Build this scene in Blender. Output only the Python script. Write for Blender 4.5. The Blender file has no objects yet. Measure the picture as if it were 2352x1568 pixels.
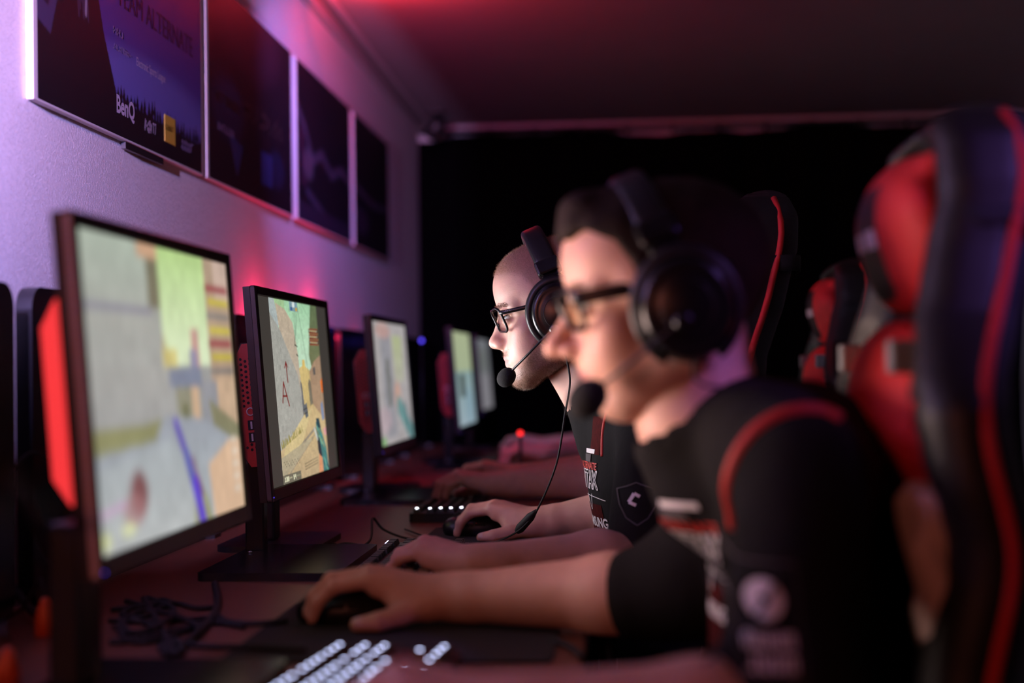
import bpy, bmesh, math, random
import numpy as np
from mathutils import Vector, Matrix
from mathutils.bvhtree import BVHTree

random.seed(7); RNG = np.random.default_rng(7)
SC = bpy.context.scene; COL = SC.collection
PI = math.pi

# ------------------------------------------------------------------ camera
FPX = 3267.0; CX = 1176.0; CY = 784.0
CAMZ = 1.055
YAW = math.atan2(249.0, FPX); PITCH = math.atan2(60.0, FPX); ROLL = math.radians(0.8)
fw = Vector((-math.sin(YAW)*math.cos(PITCH), math.cos(YAW)*math.cos(PITCH), math.sin(PITCH)))
r0 = fw.cross(Vector((0, 0, 1))).normalized(); u0 = r0.cross(fw).normalized()
RT = r0*math.cos(ROLL) - u0*math.sin(ROLL)
UP = u0*math.cos(ROLL) + r0*math.sin(ROLL)
CAM = Vector((0, 0, CAMZ))
cam_data = bpy.data.cameras.new('camera'); cam = bpy.data.objects.new('camera', cam_data); COL.objects.link(cam)
cam.matrix_world = Matrix(((RT.x, UP.x, -fw.x, CAM.x), (RT.y, UP.y, -fw.y, CAM.y), (RT.z, UP.z, -fw.z, CAM.z), (0, 0, 0, 1)))
cam_data.sensor_width = 36.0; cam_data.lens = 50.0; cam_data.clip_start = 0.05; cam_data.clip_end = 50
cam_data.dof.use_dof = True; cam_data.dof.focus_distance = 2.30; cam_data.dof.aperture_fstop = 1.8
SC.camera = cam
SC.view_settings.view_transform = 'Standard'; SC.view_settings.look = 'None'
SC.view_settings.exposure = 0.0; SC.view_settings.gamma = 1.0; SC.view_settings.use_curve_mapping = False

def ray(px, py): return (fw*FPX + RT*(px-CX) - UP*(py-CY)).normalized()
def PY(px, py, y):
    d = ray(px, py); return CAM + d*(y/d.y)
def PZ(px, py, z):
    d = ray(px, py); return CAM + d*((z-CAMZ)/d.z)
def PX(px, py, x):
    d = ray(px, py); return CAM + d*(x/d.x)

# ------------------------------------------------------------------ world and lamps
W = 0.84; CEIL = 2.08; BACK = 5.98; DESK = 0.75; RIGHT = 3.4; FRONT = -2.6
wd = bpy.data.worlds.new('world'); SC.world = wd; wd.use_nodes = True
wd.node_tree.nodes['Background'].inputs[0].default_value = (0.010, 0.008, 0.012, 1)
wd.node_tree.nodes['Background'].inputs[1].default_value = 0.0

def area(name, loc, target, size, size_y, power, color, spread=180):
    l = bpy.data.lights.new(name, 'AREA'); l.shape = 'RECTANGLE'; l.size = size; l.size_y = size_y
    l.energy = power; l.color = color; l.spread = math.radians(spread)
    o = bpy.data.objects.new(name, l); COL.objects.link(o); o.location = loc
    o.rotation_euler = (Vector(target)-Vector(loc)).to_track_quat('-Z', 'Y').to_euler(); return o
def point(name, loc, power, color, radius=0.02):
    l = bpy.data.lights.new(name, 'POINT'); l.energy = power; l.color = color; l.shadow_soft_size = radius
    o = bpy.data.objects.new(name, l); COL.objects.link(o); o.location = loc; return o

# unseen violet lamp above the frame, washing the left wall
area('violet_lamp', (-0.706, 0.94, 1.50), (-0.80, 2.75, 1.42), 0.008, 0.03, 24.0, (0.42, 0.36, 1.0), 110)
area('violet_far_fill', (-0.42, 3.0, 2.0), (-0.84, 4.3, 1.40), 0.15, 0.10, 3.0, (0.38, 0.26, 1.0), 80)  # added fill, carries the violet wash down the far end of the wall
# pink lamp
area('pink_lamp', (-0.706, 0.94, 1.535), (-0.84, 2.15, 1.60), 0.008, 0.02, 3.8, (1.0, 0.34, 0.36), 70)
# warm orange lamp low behind the camera
area('orange_lamp', (-0.75, -0.35, 1.35), (-0.1, 1.8, 0.85), 0.3, 0.25, 1.7, (1.0, 0.26, 0.17), 110)
# red lamp under the ceiling
area('red_ceiling_lamp', (-0.62, 3.62, 2.02), (-0.25, 4.25, 2.45), 0.3, 0.05, 6.5, (1.0, 0.03, 0.04), 150)
# cool lamp in the far right corner
area('cool_lamp', (2.4, 2.2, 1.95), (2.6, 5.9, 1.2), 0.4, 0.4, 3.0, (0.66, 0.64, 1.0), 120)
# rim of blue light from behind right
area('violet_side_lamp', (1.15, 0.55, 2.0), (0.13, 1.43, 1.01), 0.10, 0.10, 0.09, (0.42, 0.20, 1.0), 15)
# small red light strips lying behind the desk screens
for (yy, zz, pw) in ((3.22, 1.160, 1.7), (3.50, 1.150, 0.9), (3.80, 1.160, 2.1), (4.45, 1.10, 0.2)):
    point('red_strip_light', (-W+0.040, yy, zz), pw, (1.0, 0.02, 0.10), 0.015)

# ------------------------------------------------------------------ materials
def mat(name, base=(0.5, 0.5, 0.5), rough=0.5, metal=0.0, spec=0.5, noise=None, bump=None, emit=None, estr=0.0, coat=0.0):
    """noise=(scale, amount) tints the base; bump=(scale, strength, distance)."""
    m = bpy.data.materials.new(name); m.use_nodes = True; nt = m.node_tree; b = nt.nodes['Principled BSDF']
    b.inputs['Base Color'].default_value = (*base, 1); b.inputs['Roughness'].default_value = rough
    b.inputs['Metallic'].default_value = metal; b.inputs['Specular IOR Level'].default_value = spec
    if coat: b.inputs['Coat Weight'].default_value = coat
    if emit: b.inputs['Emission Color'].default_value = (*emit, 1); b.inputs['Emission Strength'].default_value = estr
    tc = nt.nodes.new('ShaderNodeTexCoord')
    if noise:
        n = nt.nodes.new('ShaderNodeTexNoise'); n.inputs['Scale'].default_value = noise[0]; n.inputs['Detail'].default_value = 4
        nt.links.new(tc.outputs['Object'], n.inputs['Vector'])
        mx = nt.nodes.new('ShaderNodeMix'); mx.data_type = 'RGBA'
        a = noise[1]
        mx.inputs[6].default_value = (*[c*(1-a) for c in base], 1); mx.inputs[7].default_value = (*[min(1, c*(1+a)) for c in base], 1)
        nt.links.new(n.outputs['Fac'], mx.inputs[0]); nt.links.new(mx.outputs[2], b.inputs['Base Color'])
    if bump:
        n2 = nt.nodes.new('ShaderNodeTexNoise'); n2.inputs['Scale'].default_value = bump[0]; n2.inputs['Detail'].default_value = 3
        nt.links.new(tc.outputs['Object'], n2.inputs['Vector'])
        bp = nt.nodes.new('ShaderNodeBump'); bp.inputs['Strength'].default_value = bump[1]; bp.inputs['Distance'].default_value = bump[2]
        nt.links.new(n2.outputs['Fac'], bp.inputs['Height']); nt.links.new(bp.outputs['Normal'], b.inputs['Normal'])
    return m

def wallpaper_mat():
    m = mat('woodchip_wallpaper', (0.74, 0.72, 0.72), 0.75); nt = m.node_tree; b = nt.nodes['Principled BSDF']
    tc = nt.nodes.new('ShaderNodeTexCoord'); mp = nt.nodes.new('ShaderNodeMapping'); mp.inputs['Scale'].default_value = (1, 1, 0.42)
    nt.links.new(tc.outputs['Object'], mp.inputs['Vector'])
    n = nt.nodes.new('ShaderNodeTexNoise'); n.inputs['Scale'].default_value = 430; n.inputs['Detail'].default_value = 2; n.inputs['Roughness'].default_value = .6
    nt.links.new(mp.outputs['Vector'], n.inputs['Vector'])
    cr = nt.nodes.new('ShaderNodeValToRGB'); cr.color_ramp.elements[0].position = .50; cr.color_ramp.elements[1].position = .68
    nt.links.new(n.outputs['Fac'], cr.inputs['Fac'])
    bp = nt.nodes.new('ShaderNodeBump'); bp.inputs['Strength'].default_value = .8; bp.inputs['Distance'].default_value = .0030
    nt.links.new(cr.outputs['Color'], bp.inputs['Height']); nt.links.new(bp.outputs['Normal'], b.inputs['Normal'])
    return m

GLOW = (2.3, 2.4, .3, .15)
M = {}
M['wallpaper'] = wallpaper_mat()
M['ceiling'] = mat('painted_ceiling_board', (0.30, 0.28, 0.28), 0.7, noise=(6, .06))
M['trim'] = mat('painted_trim', (0.45, 0.42, 0.42), 0.5)
M['floor'] = mat('dark_carpet', (0.05, 0.045, 0.045), 0.95, bump=(400, .4, .002))
M['curtain'] = mat('black_molton', (0.002, 0.002, 0.0025), 1.0, spec=0.02)
M['desk'] = mat('beech_laminate', (0.17, 0.058, 0.030), 0.42, noise=(9, .12))
M['black'] = mat('black_plastic', (0.012, 0.012, 0.013), 0.38, bump=(900, .1, .0004))
M['gloss'] = mat('gloss_black_plastic', (0.008, 0.008, 0.009), 0.26)
M['bezel'] = mat('monitor_bezel_plastic', (0.020, 0.018, 0.018), 0.30)
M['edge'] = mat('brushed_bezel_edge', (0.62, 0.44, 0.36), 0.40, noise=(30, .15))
M['edge_shaded'] = mat('shaded_bezel_edge', (0.09, 0.07, 0.065), 0.45)  # same side strip with shade painted in, for the less lit monitors
M['rubber'] = mat('black_rubber', (0.008, 0.008, 0.008), 0.7)
M['cloth_pad'] = mat('mouse_mat_cloth', (0.022, 0.020, 0.020), 0.9, bump=(1200, .2, .0003))
M['red_case'] = mat('red_anodised_case', (0.55, 0.035, 0.03), 0.42, noise=(20, .08))
M['steel'] = mat('steel', (0.6, 0.6, 0.6), 0.3, metal=1.0)
M['white_print'] = mat('white_print', (0.72, 0.68, 0.68), 0.6)
M['grey_print'] = mat('grey_print', (0.10, 0.09, 0.09), 0.9, spec=0.1)
M['red_print'] = mat('red_print', (0.55, 0.03, 0.02), 0.6)
M['dark_red_print'] = mat('dark_red_print', (0.05, 0.004, 0.004), 0.9, spec=0.1, noise=(160, .7))
M['jersey'] = mat('black_jersey', (0.011, 0.010, 0.010), 0.9, spec=0.12, noise=(14, .3), bump=(26, .35, .006))
M['trousers'] = mat('dark_trousers', (0.02, 0.02, 0.025), 0.9)
M['chair_black'] = mat('chair_black_leatherette', (0.011, 0.009, 0.008), 0.5, bump=(300, .2, .0008))
M['chair_back'] = mat('chair_back_shell_fabric', (0.020, 0.020, 0.030), 0.6, bump=(500, .25, .0006))
M['chair_red'] = mat('chair_red_fabric', (0.80, 0.03, 0.03), 0.65, bump=(260, .3, .001))
M['foam'] = mat('black_foam', (0.010, 0.010, 0.010), 0.95, bump=(700, .6, .0012))
M['orange'] = mat('orange_plastic', (0.70, 0.10, 0.015), 0.45)
M['nail'] = mat('fingernail', (0.72, 0.50, 0.46), 0.25)
M['eye_white'] = mat('eye_white', (0.75, 0.72, 0.72), 0.15)
M['iris'] = mat('iris', (0.16, 0.22, 0.26), 0.1, noise=(300, .4))
M['pupil'] = mat('pupil', (0.004, 0.004, 0.004), 0.08)
M['led_white'] = mat('white_led', (0.1, 0.1, 0.1), 0.4, emit=(0.58, 0.64, 1.0), estr=9)
M['led_bright'] = mat('bright_white_led', (0.1, 0.1, 0.1), 0.4, emit=(0.80, 0.88, 1.0), estr=40)
M['led_violet'] = mat('violet_led', (0.1, 0.1, 0.1), 0.4, emit=(0.45, 0.45, 1.0), estr=14)
M['led_blue'] = mat('blue_led', (0.0, 0.0, 0.1), 0.4, emit=(0.10, 0.06, 1.0), estr=2.5)
M['led_dim'] = mat('dim_blue_led', (0.0, 0.0, 0.1), 0.4, emit=(0.10, 0.06, 1.0), estr=1.0)
M['led_red'] = mat('red_led', (0.1, 0.0, 0.0), 0.4, emit=(1.0, 0.02, 0.02), estr=2.0)
M['red_glow'] = mat('lit_red_panel', (0.5, 0.02, 0.02), 0.4, emit=(1.0, 0.045, 0.05), estr=0.86)
M['cabinet'] = mat('pale_cloth', (0.60, 0.46, 0.40), 0.9, noise=(30, .1))
M['strap_grey'] = mat('grey_buckle', (0.25, 0.27, 0.27), 0.4)

def skin_mat(name, base):
    m = bpy.data.materials.new(name); m.use_nodes = True; nt = m.node_tree; b = nt.nodes['Principled BSDF']
    at = nt.nodes.new('ShaderNodeAttribute'); at.attribute_name = 'tint'
    n = nt.nodes.new('ShaderNodeTexNoise'); n.inputs['Scale'].default_value = 55; n.inputs['Detail'].default_value = 5
    tc = nt.nodes.new('ShaderNodeTexCoord'); nt.links.new(tc.outputs['Object'], n.inputs['Vector'])
    mr = nt.nodes.new('ShaderNodeMapRange'); mr.inputs[3].default_value = .84; mr.inputs[4].default_value = 1.12
    nt.links.new(n.outputs['Fac'], mr.inputs[0])
    mx = nt.nodes.new('ShaderNodeVectorMath'); mx.operation = 'SCALE'
    nt.links.new(at.outputs['Color'], mx.inputs[0]); nt.links.new(mr.outputs[0], mx.inputs['Scale'])
    nt.links.new(mx.outputs[0], b.inputs['Base Color'])
    b.inputs['Roughness'].default_value = .52; b.inputs['Subsurface Weight'].default_value = .12
    b.inputs['Subsurface Radius'].default_value = (.012, .004, .002); b.inputs['Subsurface Scale'].default_value = .6
    n2 = nt.nodes.new('ShaderNodeTexNoise'); n2.inputs['Scale'].default_value = 420; n2.inputs['Detail'].default_value = 3
    nt.links.new(tc.outputs['Object'], n2.inputs['Vector'])
    bp = nt.nodes.new('ShaderNodeBump'); bp.inputs['Strength'].default_value = .25; bp.inputs['Distance'].default_value = .0012
    nt.links.new(n2.outputs['Fac'], bp.inputs['Height']); nt.links.new(bp.outputs['Normal'], b.inputs['Normal'])
    return m
M['skin'] = skin_mat('skin', None)
M['hair_dark'] = mat('dark_brown_hair', (0.020, 0.012, 0.008), 0.7, spec=0.12, noise=(90, .5), bump=(260, .8, .003))
M['brow'] = mat('light_brown_eyebrow', (0.22, 0.135, 0.085), 0.5)
M['stubble'] = mat('light_brown_stubble', (0.17, 0.095, 0.055), 0.5, noise=(60, .5))
M['buzz'] = mat('short_cropped_hair', (0.40, 0.24, 0.15), 0.5, noise=(60, .4))

def glass_mat(name, tint, gl=.10):
    m = bpy.data.materials.new(name); m.use_nodes = True; nt = m.node_tree; nt.nodes.clear()
    o = nt.nodes.new('ShaderNodeOutputMaterial'); mx = nt.nodes.new('ShaderNodeMixShader')
    t = nt.nodes.new('ShaderNodeBsdfTransparent'); g = nt.nodes.new('ShaderNodeBsdfGlossy')
    t.inputs[0].default_value = (*tint, 1); g.inputs['Roughness'].default_value = .05; mx.inputs[0].default_value = gl
    nt.links.new(t.outputs[0], mx.inputs[1]); nt.links.new(g.outputs[0], mx.inputs[2]); nt.links.new(mx.outputs[0], o.inputs[0]); return m
M['lens'] = glass_mat('spectacle_glass', (.94, .94, .93), .006)
M['lens_coated'] = glass_mat('coated_spectacle_glass', (.95, .96, .89), .03)

def paint_mat(name, estr=None, rough=.35, coat=0.0):
    """colour from the mesh's own painted picture; emissive when it is a screen"""
    m = bpy.data.materials.new(name); m.use_nodes = True; nt = m.node_tree; b = nt.nodes['Principled BSDF']
    at = nt.nodes.new('ShaderNodeAttribute'); at.attribute_name = 'picture'
    b.inputs['Roughness'].default_value = rough
    if estr:
        b.inputs['Base Color'].default_value = (.01, .01, .01, 1)
        nt.links.new(at.outputs['Color'], b.inputs['Emission Color']); b.inputs['Emission Strength'].default_value = estr
    else: nt.links.new(at.outputs['Color'], b.inputs['Base Color'])
    return m
M['screen'] = paint_mat('lit_game_screen', 1.0, .3)
M['poster'] = paint_mat('printed_poster', None, .45)

# ------------------------------------------------------------------ object helpers
def link(name, me, material=None, parent=None, smooth=False):
    o = bpy.data.objects.new(name, me); COL.objects.link(o)
    if material is not None:
        ms = material if isinstance(material, (list, tuple)) else [material]
        for m in ms: me.materials.append(M[m] if isinstance(m, str) else m)
    if parent is not None: o.parent = parent
    if smooth: me.polygons.foreach_set('use_smooth', [True]*len(me.polygons))
    return o
def tag(o, label, cat, group=None, kind=None):
    if label: o['label'] = label
    if cat: o['category'] = cat
    if group: o['group'] = group
    if kind: o['kind'] = kind
    return o
def thing(name, label, cat, loc=(0, 0, 0), rotz=0, group=None):
    o = bpy.data.objects.new(name, None); COL.objects.link(o); o.location = loc; o.rotation_euler = (0, 0, rotz)
    o.empty_display_size = .05
    return tag(o, label, cat, group)
def to_world(o, parent):          # geometry written in world coordinates under an empty at parent's place
    o.parent = parent
    o.matrix_parent_inverse = parent_matrix(parent).inverted()
    return o
def parent_matrix(p):
    m = Matrix.LocRotScale(p.location, p.rotation_euler, p.scale)
    if p.parent: m = parent_matrix(p.parent) @ p.matrix_parent_inverse @ m
    return m
def bm_obj(name, bm, material, parent=None, smooth=False):
    me = bpy.data.meshes.new(name); bm.to_mesh(me); bm.free(); return link(name, me, material, parent, smooth)
def add_box(bm, lo, hi, bev=0.0, seg=2, mtx=None, mi=0):
    c = [(lo[i]+hi[i])/2 for i in range(3)]; s = [abs(hi[i]-lo[i]) for i in range(3)]
    r = bmesh.ops.create_cube(bm, size=1.0, matrix=Matrix.Translation(c) @ Matrix.Diagonal((*s, 1)))
    vs = r['verts']
    if bev:
        es = list({e for v in vs for e in v.link_edges})
        g = bmesh.ops.bevel(bm, geom=es, offset=bev, segments=seg, affect='EDGES', profile=.5)
        vs = list({v for f in g['faces'] for v in f.verts} | {v for v in vs if v.is_valid})
    fs = {f for v in vs for f in v.link_faces}
    for f in fs: f.material_index = mi
    if mtx is not None: bmesh.ops.transform(bm, matrix=mtx, verts=vs)
    return vs
def box(name, lo, hi, material, parent=None, bev=0.0, seg=2, mtx=None):
    bm = bmesh.new(); add_box(bm, lo, hi, bev, seg, mtx); return bm_obj(name, bm, material, parent, False)
def rrect(w, h, r, n=6):
    pts = []
    for (cx, cy, a0) in ((w/2-r, h/2-r, 0), (-w/2+r, h/2-r, 90), (-w/2+r, -h/2+r, 180), (w/2-r, -h/2+r, 270)):
        for i in range(n+1):
            a = math.radians(a0+90*i/n); pts.append((cx+r*math.cos(a), cy+r*math.sin(a)))
    return pts
def add_prism(bm, pts, z0, z1, mtx=None, mi=0):
    n = len(pts); a = [bm.verts.new((p[0], p[1], z0)) for p in pts]; b = [bm.verts.new((p[0], p[1], z1)) for p in pts]
    fs = [bm.faces.new(a[::-1]), bm.faces.new(b)] + [bm.faces.new((a[i], a[(i+1) % n], b[(i+1) % n], b[i])) for i in range(n)]
    for f in fs: f.material_index = mi
    if mtx is not None: bmesh.ops.transform(bm, matrix=mtx, verts=a+b)
    return a+b
def smooth_path(pts, n=8):
    P = [Vector(p) for p in pts]; P = [P[0]*2-P[1]] + P + [P[-1]*2-P[-2]]; out = []
    for i in range(1, len(P)-2):
        for k in range(n):
            t = k/n; a, b, c, d = P[i-1], P[i], P[i+1], P[i+2]
            out.append(.5*((2*b) + (c-a)*t + (2*a-5*b+4*c-d)*t*t + (-a+3*b-3*c+d)*t**3))
    out.append(P[-2]); return out
def add_tube(bm, pts, rad, sides=8, closed=False, flat=1.0, mi=0):
    n = len(pts); rings = []; rr = rad if isinstance(rad, (list, tuple)) else [rad]*n
    prev = None
    for i, p in enumerate(pts):
        if closed: t = (pts[(i+1) % n]-pts[i-1])
        else: t = pts[min(i+1, n-1)]-pts[max(i-1, 0)]
        t = t.normalized() if t.length > 1e-9 else Vector((0, 0, 1))
        if prev is None:
            ref = Vector((0, 0, 1)) if abs(t.z) < .9 else Vector((1, 0, 0)); s = t.cross(ref).normalized()
        else:
            s = (prev - t*prev.dot(t)); s = s.normalized() if s.length > 1e-6 else t.orthogonal().normalized()
        prev = s; q = t.cross(s)
        rings.append([bm.verts.new(p + s*(rr[i]*math.cos(2*PI*k/sides)) + q*(rr[i]*flat*math.sin(2*PI*k/sides))) for k in range(sides)])
    m = n if closed else n-1
    for i in range(m):
        A, B = rings[i], rings[(i+1) % n]
        for k in range(sides):
            f = bm.faces.new((A[k], A[(k+1) % sides], B[(k+1) % sides], B[k])); f.smooth = True; f.material_index = mi
    if not closed:
        for r_, rev in ((rings[0], True), (rings[-1], False)):
            f = bm.faces.new(r_[::-1] if rev else r_); f.material_index = mi
    return [v for r_ in rings for v in r_]
def tube(name, pts, rad, material, parent=None, sides=8, closed=False, flat=1.0):
    bm = bmesh.new(); add_tube(bm, [Vector(p) for p in pts], rad, sides, closed, flat); return bm_obj(name, bm, material, parent)
def add_lathe(bm, prof, n=32, mtx=None, mi=0):
    rings = []
    for (r, z) in prof:
        rings.append([bm.verts.new((r*math.cos(2*PI*k/n), r*math.sin(2*PI*k/n), z)) for k in range(n)])
    for i in range(len(prof)-1):
        for k in range(n):
            f = bm.faces.new((rings[i][k], rings[i][(k+1) % n], rings[i+1][(k+1) % n], rings[i+1][k])); f.smooth = True; f.material_index = mi
    for r_, rev in ((rings[0], True), (rings[-1], False)):
        f = bm.faces.new(r_[::-1] if rev else r_); f.material_index = mi
    vs = [v for r_ in rings for v in r_]
    if mtx is not None: bmesh.ops.transform(bm, matrix=mtx, verts=vs)
    return vs
def dup(root, loc=None, rotz=None, label=None, group=None):
    def cp(o, par):
        c = o.copy(); COL.objects.link(c)
        if par is not None:
            c.parent = par; c.matrix_parent_inverse = o.matrix_parent_inverse.copy()
        for ch in list(o.children): cp(ch, c)
        return c
    r = cp(root, None)
    if loc is not None: r.location = loc
    if rotz is not None: r.rotation_euler = (0, 0, rotz)
    if label: r['label'] = label
    if group: r['group'] = group
    return r

_fonts = {}
def text_mesh(body, bold=0.0):
    """flat outline text -> (verts Nx2 scaled to height 1 cap, triangles, width)"""
    cu = bpy.data.curves.new('lettering', 'FONT'); cu.body = body; cu.offset = bold; cu.resolution_u = 3
    o = bpy.data.objects.new('lettering', cu); COL.objects.link(o)
    bpy.context.view_layer.update()
    dg = bpy.context.evaluated_depsgraph_get(); me = bpy.data.meshes.new_from_object(o.evaluated_get(dg))
    bpy.data.objects.remove(o); bpy.data.curves.remove(cu)
    bm = bmesh.new(); bm.from_mesh(me); bpy.data.meshes.remove(me)
    bmesh.ops.triangulate(bm, faces=bm.faces[:])
    xs = [v.co.x for v in bm.verts]; ys = [v.co.y for v in bm.verts]
    x0, x1, y0, y1 = min(xs), max(xs), min(ys), max(ys)
    for v in bm.verts: v.co = Vector(((v.co.x-x0)/(x1-x0), (v.co.y-y0)/(y1-y0), 0))
    return bm
def outline_text(body, t=.035):
    """outlined letters: each letter's boundary as thin strips, unit box"""
    bm = text_mesh(body, .02); out = bmesh.new()
    for e in [e for e in bm.edges if len(e.link_faces) == 1]:
        a, b = e.verts[0].co.copy(), e.verts[1].co.copy(); d = (b-a)
        if d.length < 1e-6: continue
        d.normalize(); n = Vector((-d.y, d.x, 0))
        nx = Vector((n.x*t*.35, n.y*t, 0)); q = [out.verts.new(a-nx), out.verts.new(b-nx), out.verts.new(b+nx), out.verts.new(a+nx)]
        out.faces.new(q)
    bm.free(); return out
def smear_text(n, seed, dens=.75):
    """a row of worn, unreadable letter-like strokes in the unit square"""
    r = random.Random(seed); bm = bmesh.new()
    def q(x0, y0, x1, y1): bm.faces.new([bm.verts.new((x0, y0, 0)), bm.verts.new((x1, y0, 0)), bm.verts.new((x1, y1, 0)), bm.verts.new((x0, y1, 0))])
    for i in range(n):
        x = i/n; w = 1/n
        if r.random() < dens: q(x+.08*w, r.uniform(0, .15), x+.38*w, r.uniform(.8, 1))
        if r.random() < dens: q(x+.58*w, r.uniform(0, .2), x+.86*w, r.uniform(.75, 1))
        k = r.choice((.08, .42, .80)); q(x+.1*w, k, x+.84*w, k+.16)
    return bm
def place_flat(name, bm, O, U, V, w, h, material, parent=None, lift=0.0, world_parent=None):
    N = Vector(U).cross(Vector(V)).normalized()
    for v in bm.verts: v.co = Vector(O) + Vector(U)*(v.co.x*w) + Vector(V)*(v.co.y*h) + N*lift
    o = bm_obj(name, bm, material)
    if world_parent is not None: to_world(o, world_parent)
    return o

# ------------------------------------------------------------------ painted pictures
class Canvas:
    def __init__(s, w, h, bg=(0, 0, 0)):
        s.w, s.h = w, h; s.a = np.zeros((h, w, 3), np.float32); s.a[:] = bg
        s.u = ((np.arange(w)+.5)/w)[None, :].repeat(h, 0); s.v = ((np.arange(h)+.5)/h)[:, None].repeat(w, 1)
    def mask(s, pts):
        m = np.zeros((s.h, s.w), bool); n = len(pts)
        for i in range(n):
            x0, y0 = pts[i]; x1, y1 = pts[(i+1) % n]
            if y0 == y1: continue
            c = (s.v >= min(y0, y1)) & (s.v < max(y0, y1))
            m ^= c & (s.u < x0+(s.v-y0)*(x1-x0)/(y1-y0))
        return m
    def poly(s, pts, c, c2=None):
        m = s.mask(pts)
        if c2 is None: s.a[m] = c
        else:
            ys = [p[1] for p in pts]; t = np.clip((s.v-min(ys))/(max(ys)-min(ys)), 0, 1)[..., None]
            col = np.array(c)*(1-t)+np.array(c2)*t; s.a[m] = col[m]
        return s
    def rect(s, u0, v0, u1, v1, c, c2=None): return s.poly([(u0, v0), (u1, v0), (u1, v1), (u0, v1)], c, c2)
    def blob(s, u, v, ru, rv, c, k=1.0):
        d = ((s.u-u)/ru)**2+((s.v-v)/rv)**2; t = (np.clip(1.6-d, 0, 1)*k)[..., None]; s.a = s.a*(1-t)+np.array(c, np.float32)*t; return s
    def line(s, u0, v0, u1, v1, t, c, k=1.0):
        asp = s.w/s.h; dx, dy = (u1-u0)*asp, v1-v0; L = max(1e-6, dx*dx+dy*dy)
        q = np.clip((((s.u-u0)*asp)*dx+(s.v-v0)*dy)/L, 0, 1)
        d = np.hypot((s.u-u0)*asp-q*dx, (s.v-v0)-q*dy); m = (np.clip((t-d)/(1.0/s.h)+.5, 0, 1)*k)[..., None]
        s.a = s.a*(1-m)+np.array(c, np.float32)*m; return s
    def grain(s, amt, cell=1, region=None):
        g = RNG.normal(0, amt, (s.h//cell+1, s.w//cell+1)).astype(np.float32).repeat(cell, 0).repeat(cell, 1)[:s.h, :s.w, None]
        if region is not None: g = g*region[..., None]
        s.a = np.clip(s.a*(1+g), 0, 1); return s
    def blur(s, n=1):
        for _ in range(n):
            p = np.pad(s.a, ((1, 1), (1, 1), (0, 0)), 'edge')
            s.a = (p[1:-1, 1:-1]*2+p[:-2, 1:-1]+p[2:, 1:-1]+p[1:-1, :-2]+p[1:-1, 2:])/6
        return s
def c8(r, g, b):
    f = lambda c: (c/255/12.92) if c/255 <= .04045 else ((c/255+.055)/1.055)**2.4
    return (f(r), f(g), f(b))
def picture(name, cv, O, U, V, w, h, material, parent=None):
    """a grid of cv.w x cv.h faces, top left at O, U to the right, V down, colours per face"""
    nu, nv = cv.w, cv.h
    gu = np.linspace(0, 1, nu+1); gv = np.linspace(0, 1, nv+1)
    O = np.array(O); U = np.array(U); V = np.array(V)
    co = (O[None, None]+gu[None, :, None]*(U*w)[None, None]+gv[:, None, None]*(V*h)[None, None]).reshape(-1, 3)
    i = (np.arange(nv)[:, None]*(nu+1)+np.arange(nu)[None]).ravel()
    fa = np.stack([i, i+nu+1, i+nu+2, i+1], 1)
    me = mesh_np(name, co, fa); at = me.color_attributes.new('picture', 'FLOAT_COLOR', 'CORNER')
    cc = np.ones((nu*nv, 4, 4), np.float32); cc[:, :, :3] = cv.a.reshape(-1, 1, 3); at.data.foreach_set('color', cc.ravel())
    return link(name, me, material, parent)
def mesh_np(name, co, fa, smooth=False):
    me = bpy.data.meshes.new(name); nf = len(fa); k = fa.shape[1]
    me.vertices.add(len(co)); me.vertices.foreach_set('co', np.asarray(co, np.float32).ravel())
    me.loops.add(nf*k); me.loops.foreach_set('vertex_index', fa.astype(np.int32).ravel())
    me.polygons.add(nf); me.polygons.foreach_set('loop_start', np.arange(0, nf*k, k, dtype=np.int32))
    try: me.polygons.foreach_set('loop_total', np.full(nf, k, np.int32))
    except Exception: pass
    if smooth: me.polygons.foreach_set('use_smooth', np.ones(nf, bool))
    me.update(calc_edges=True); return me

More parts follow.
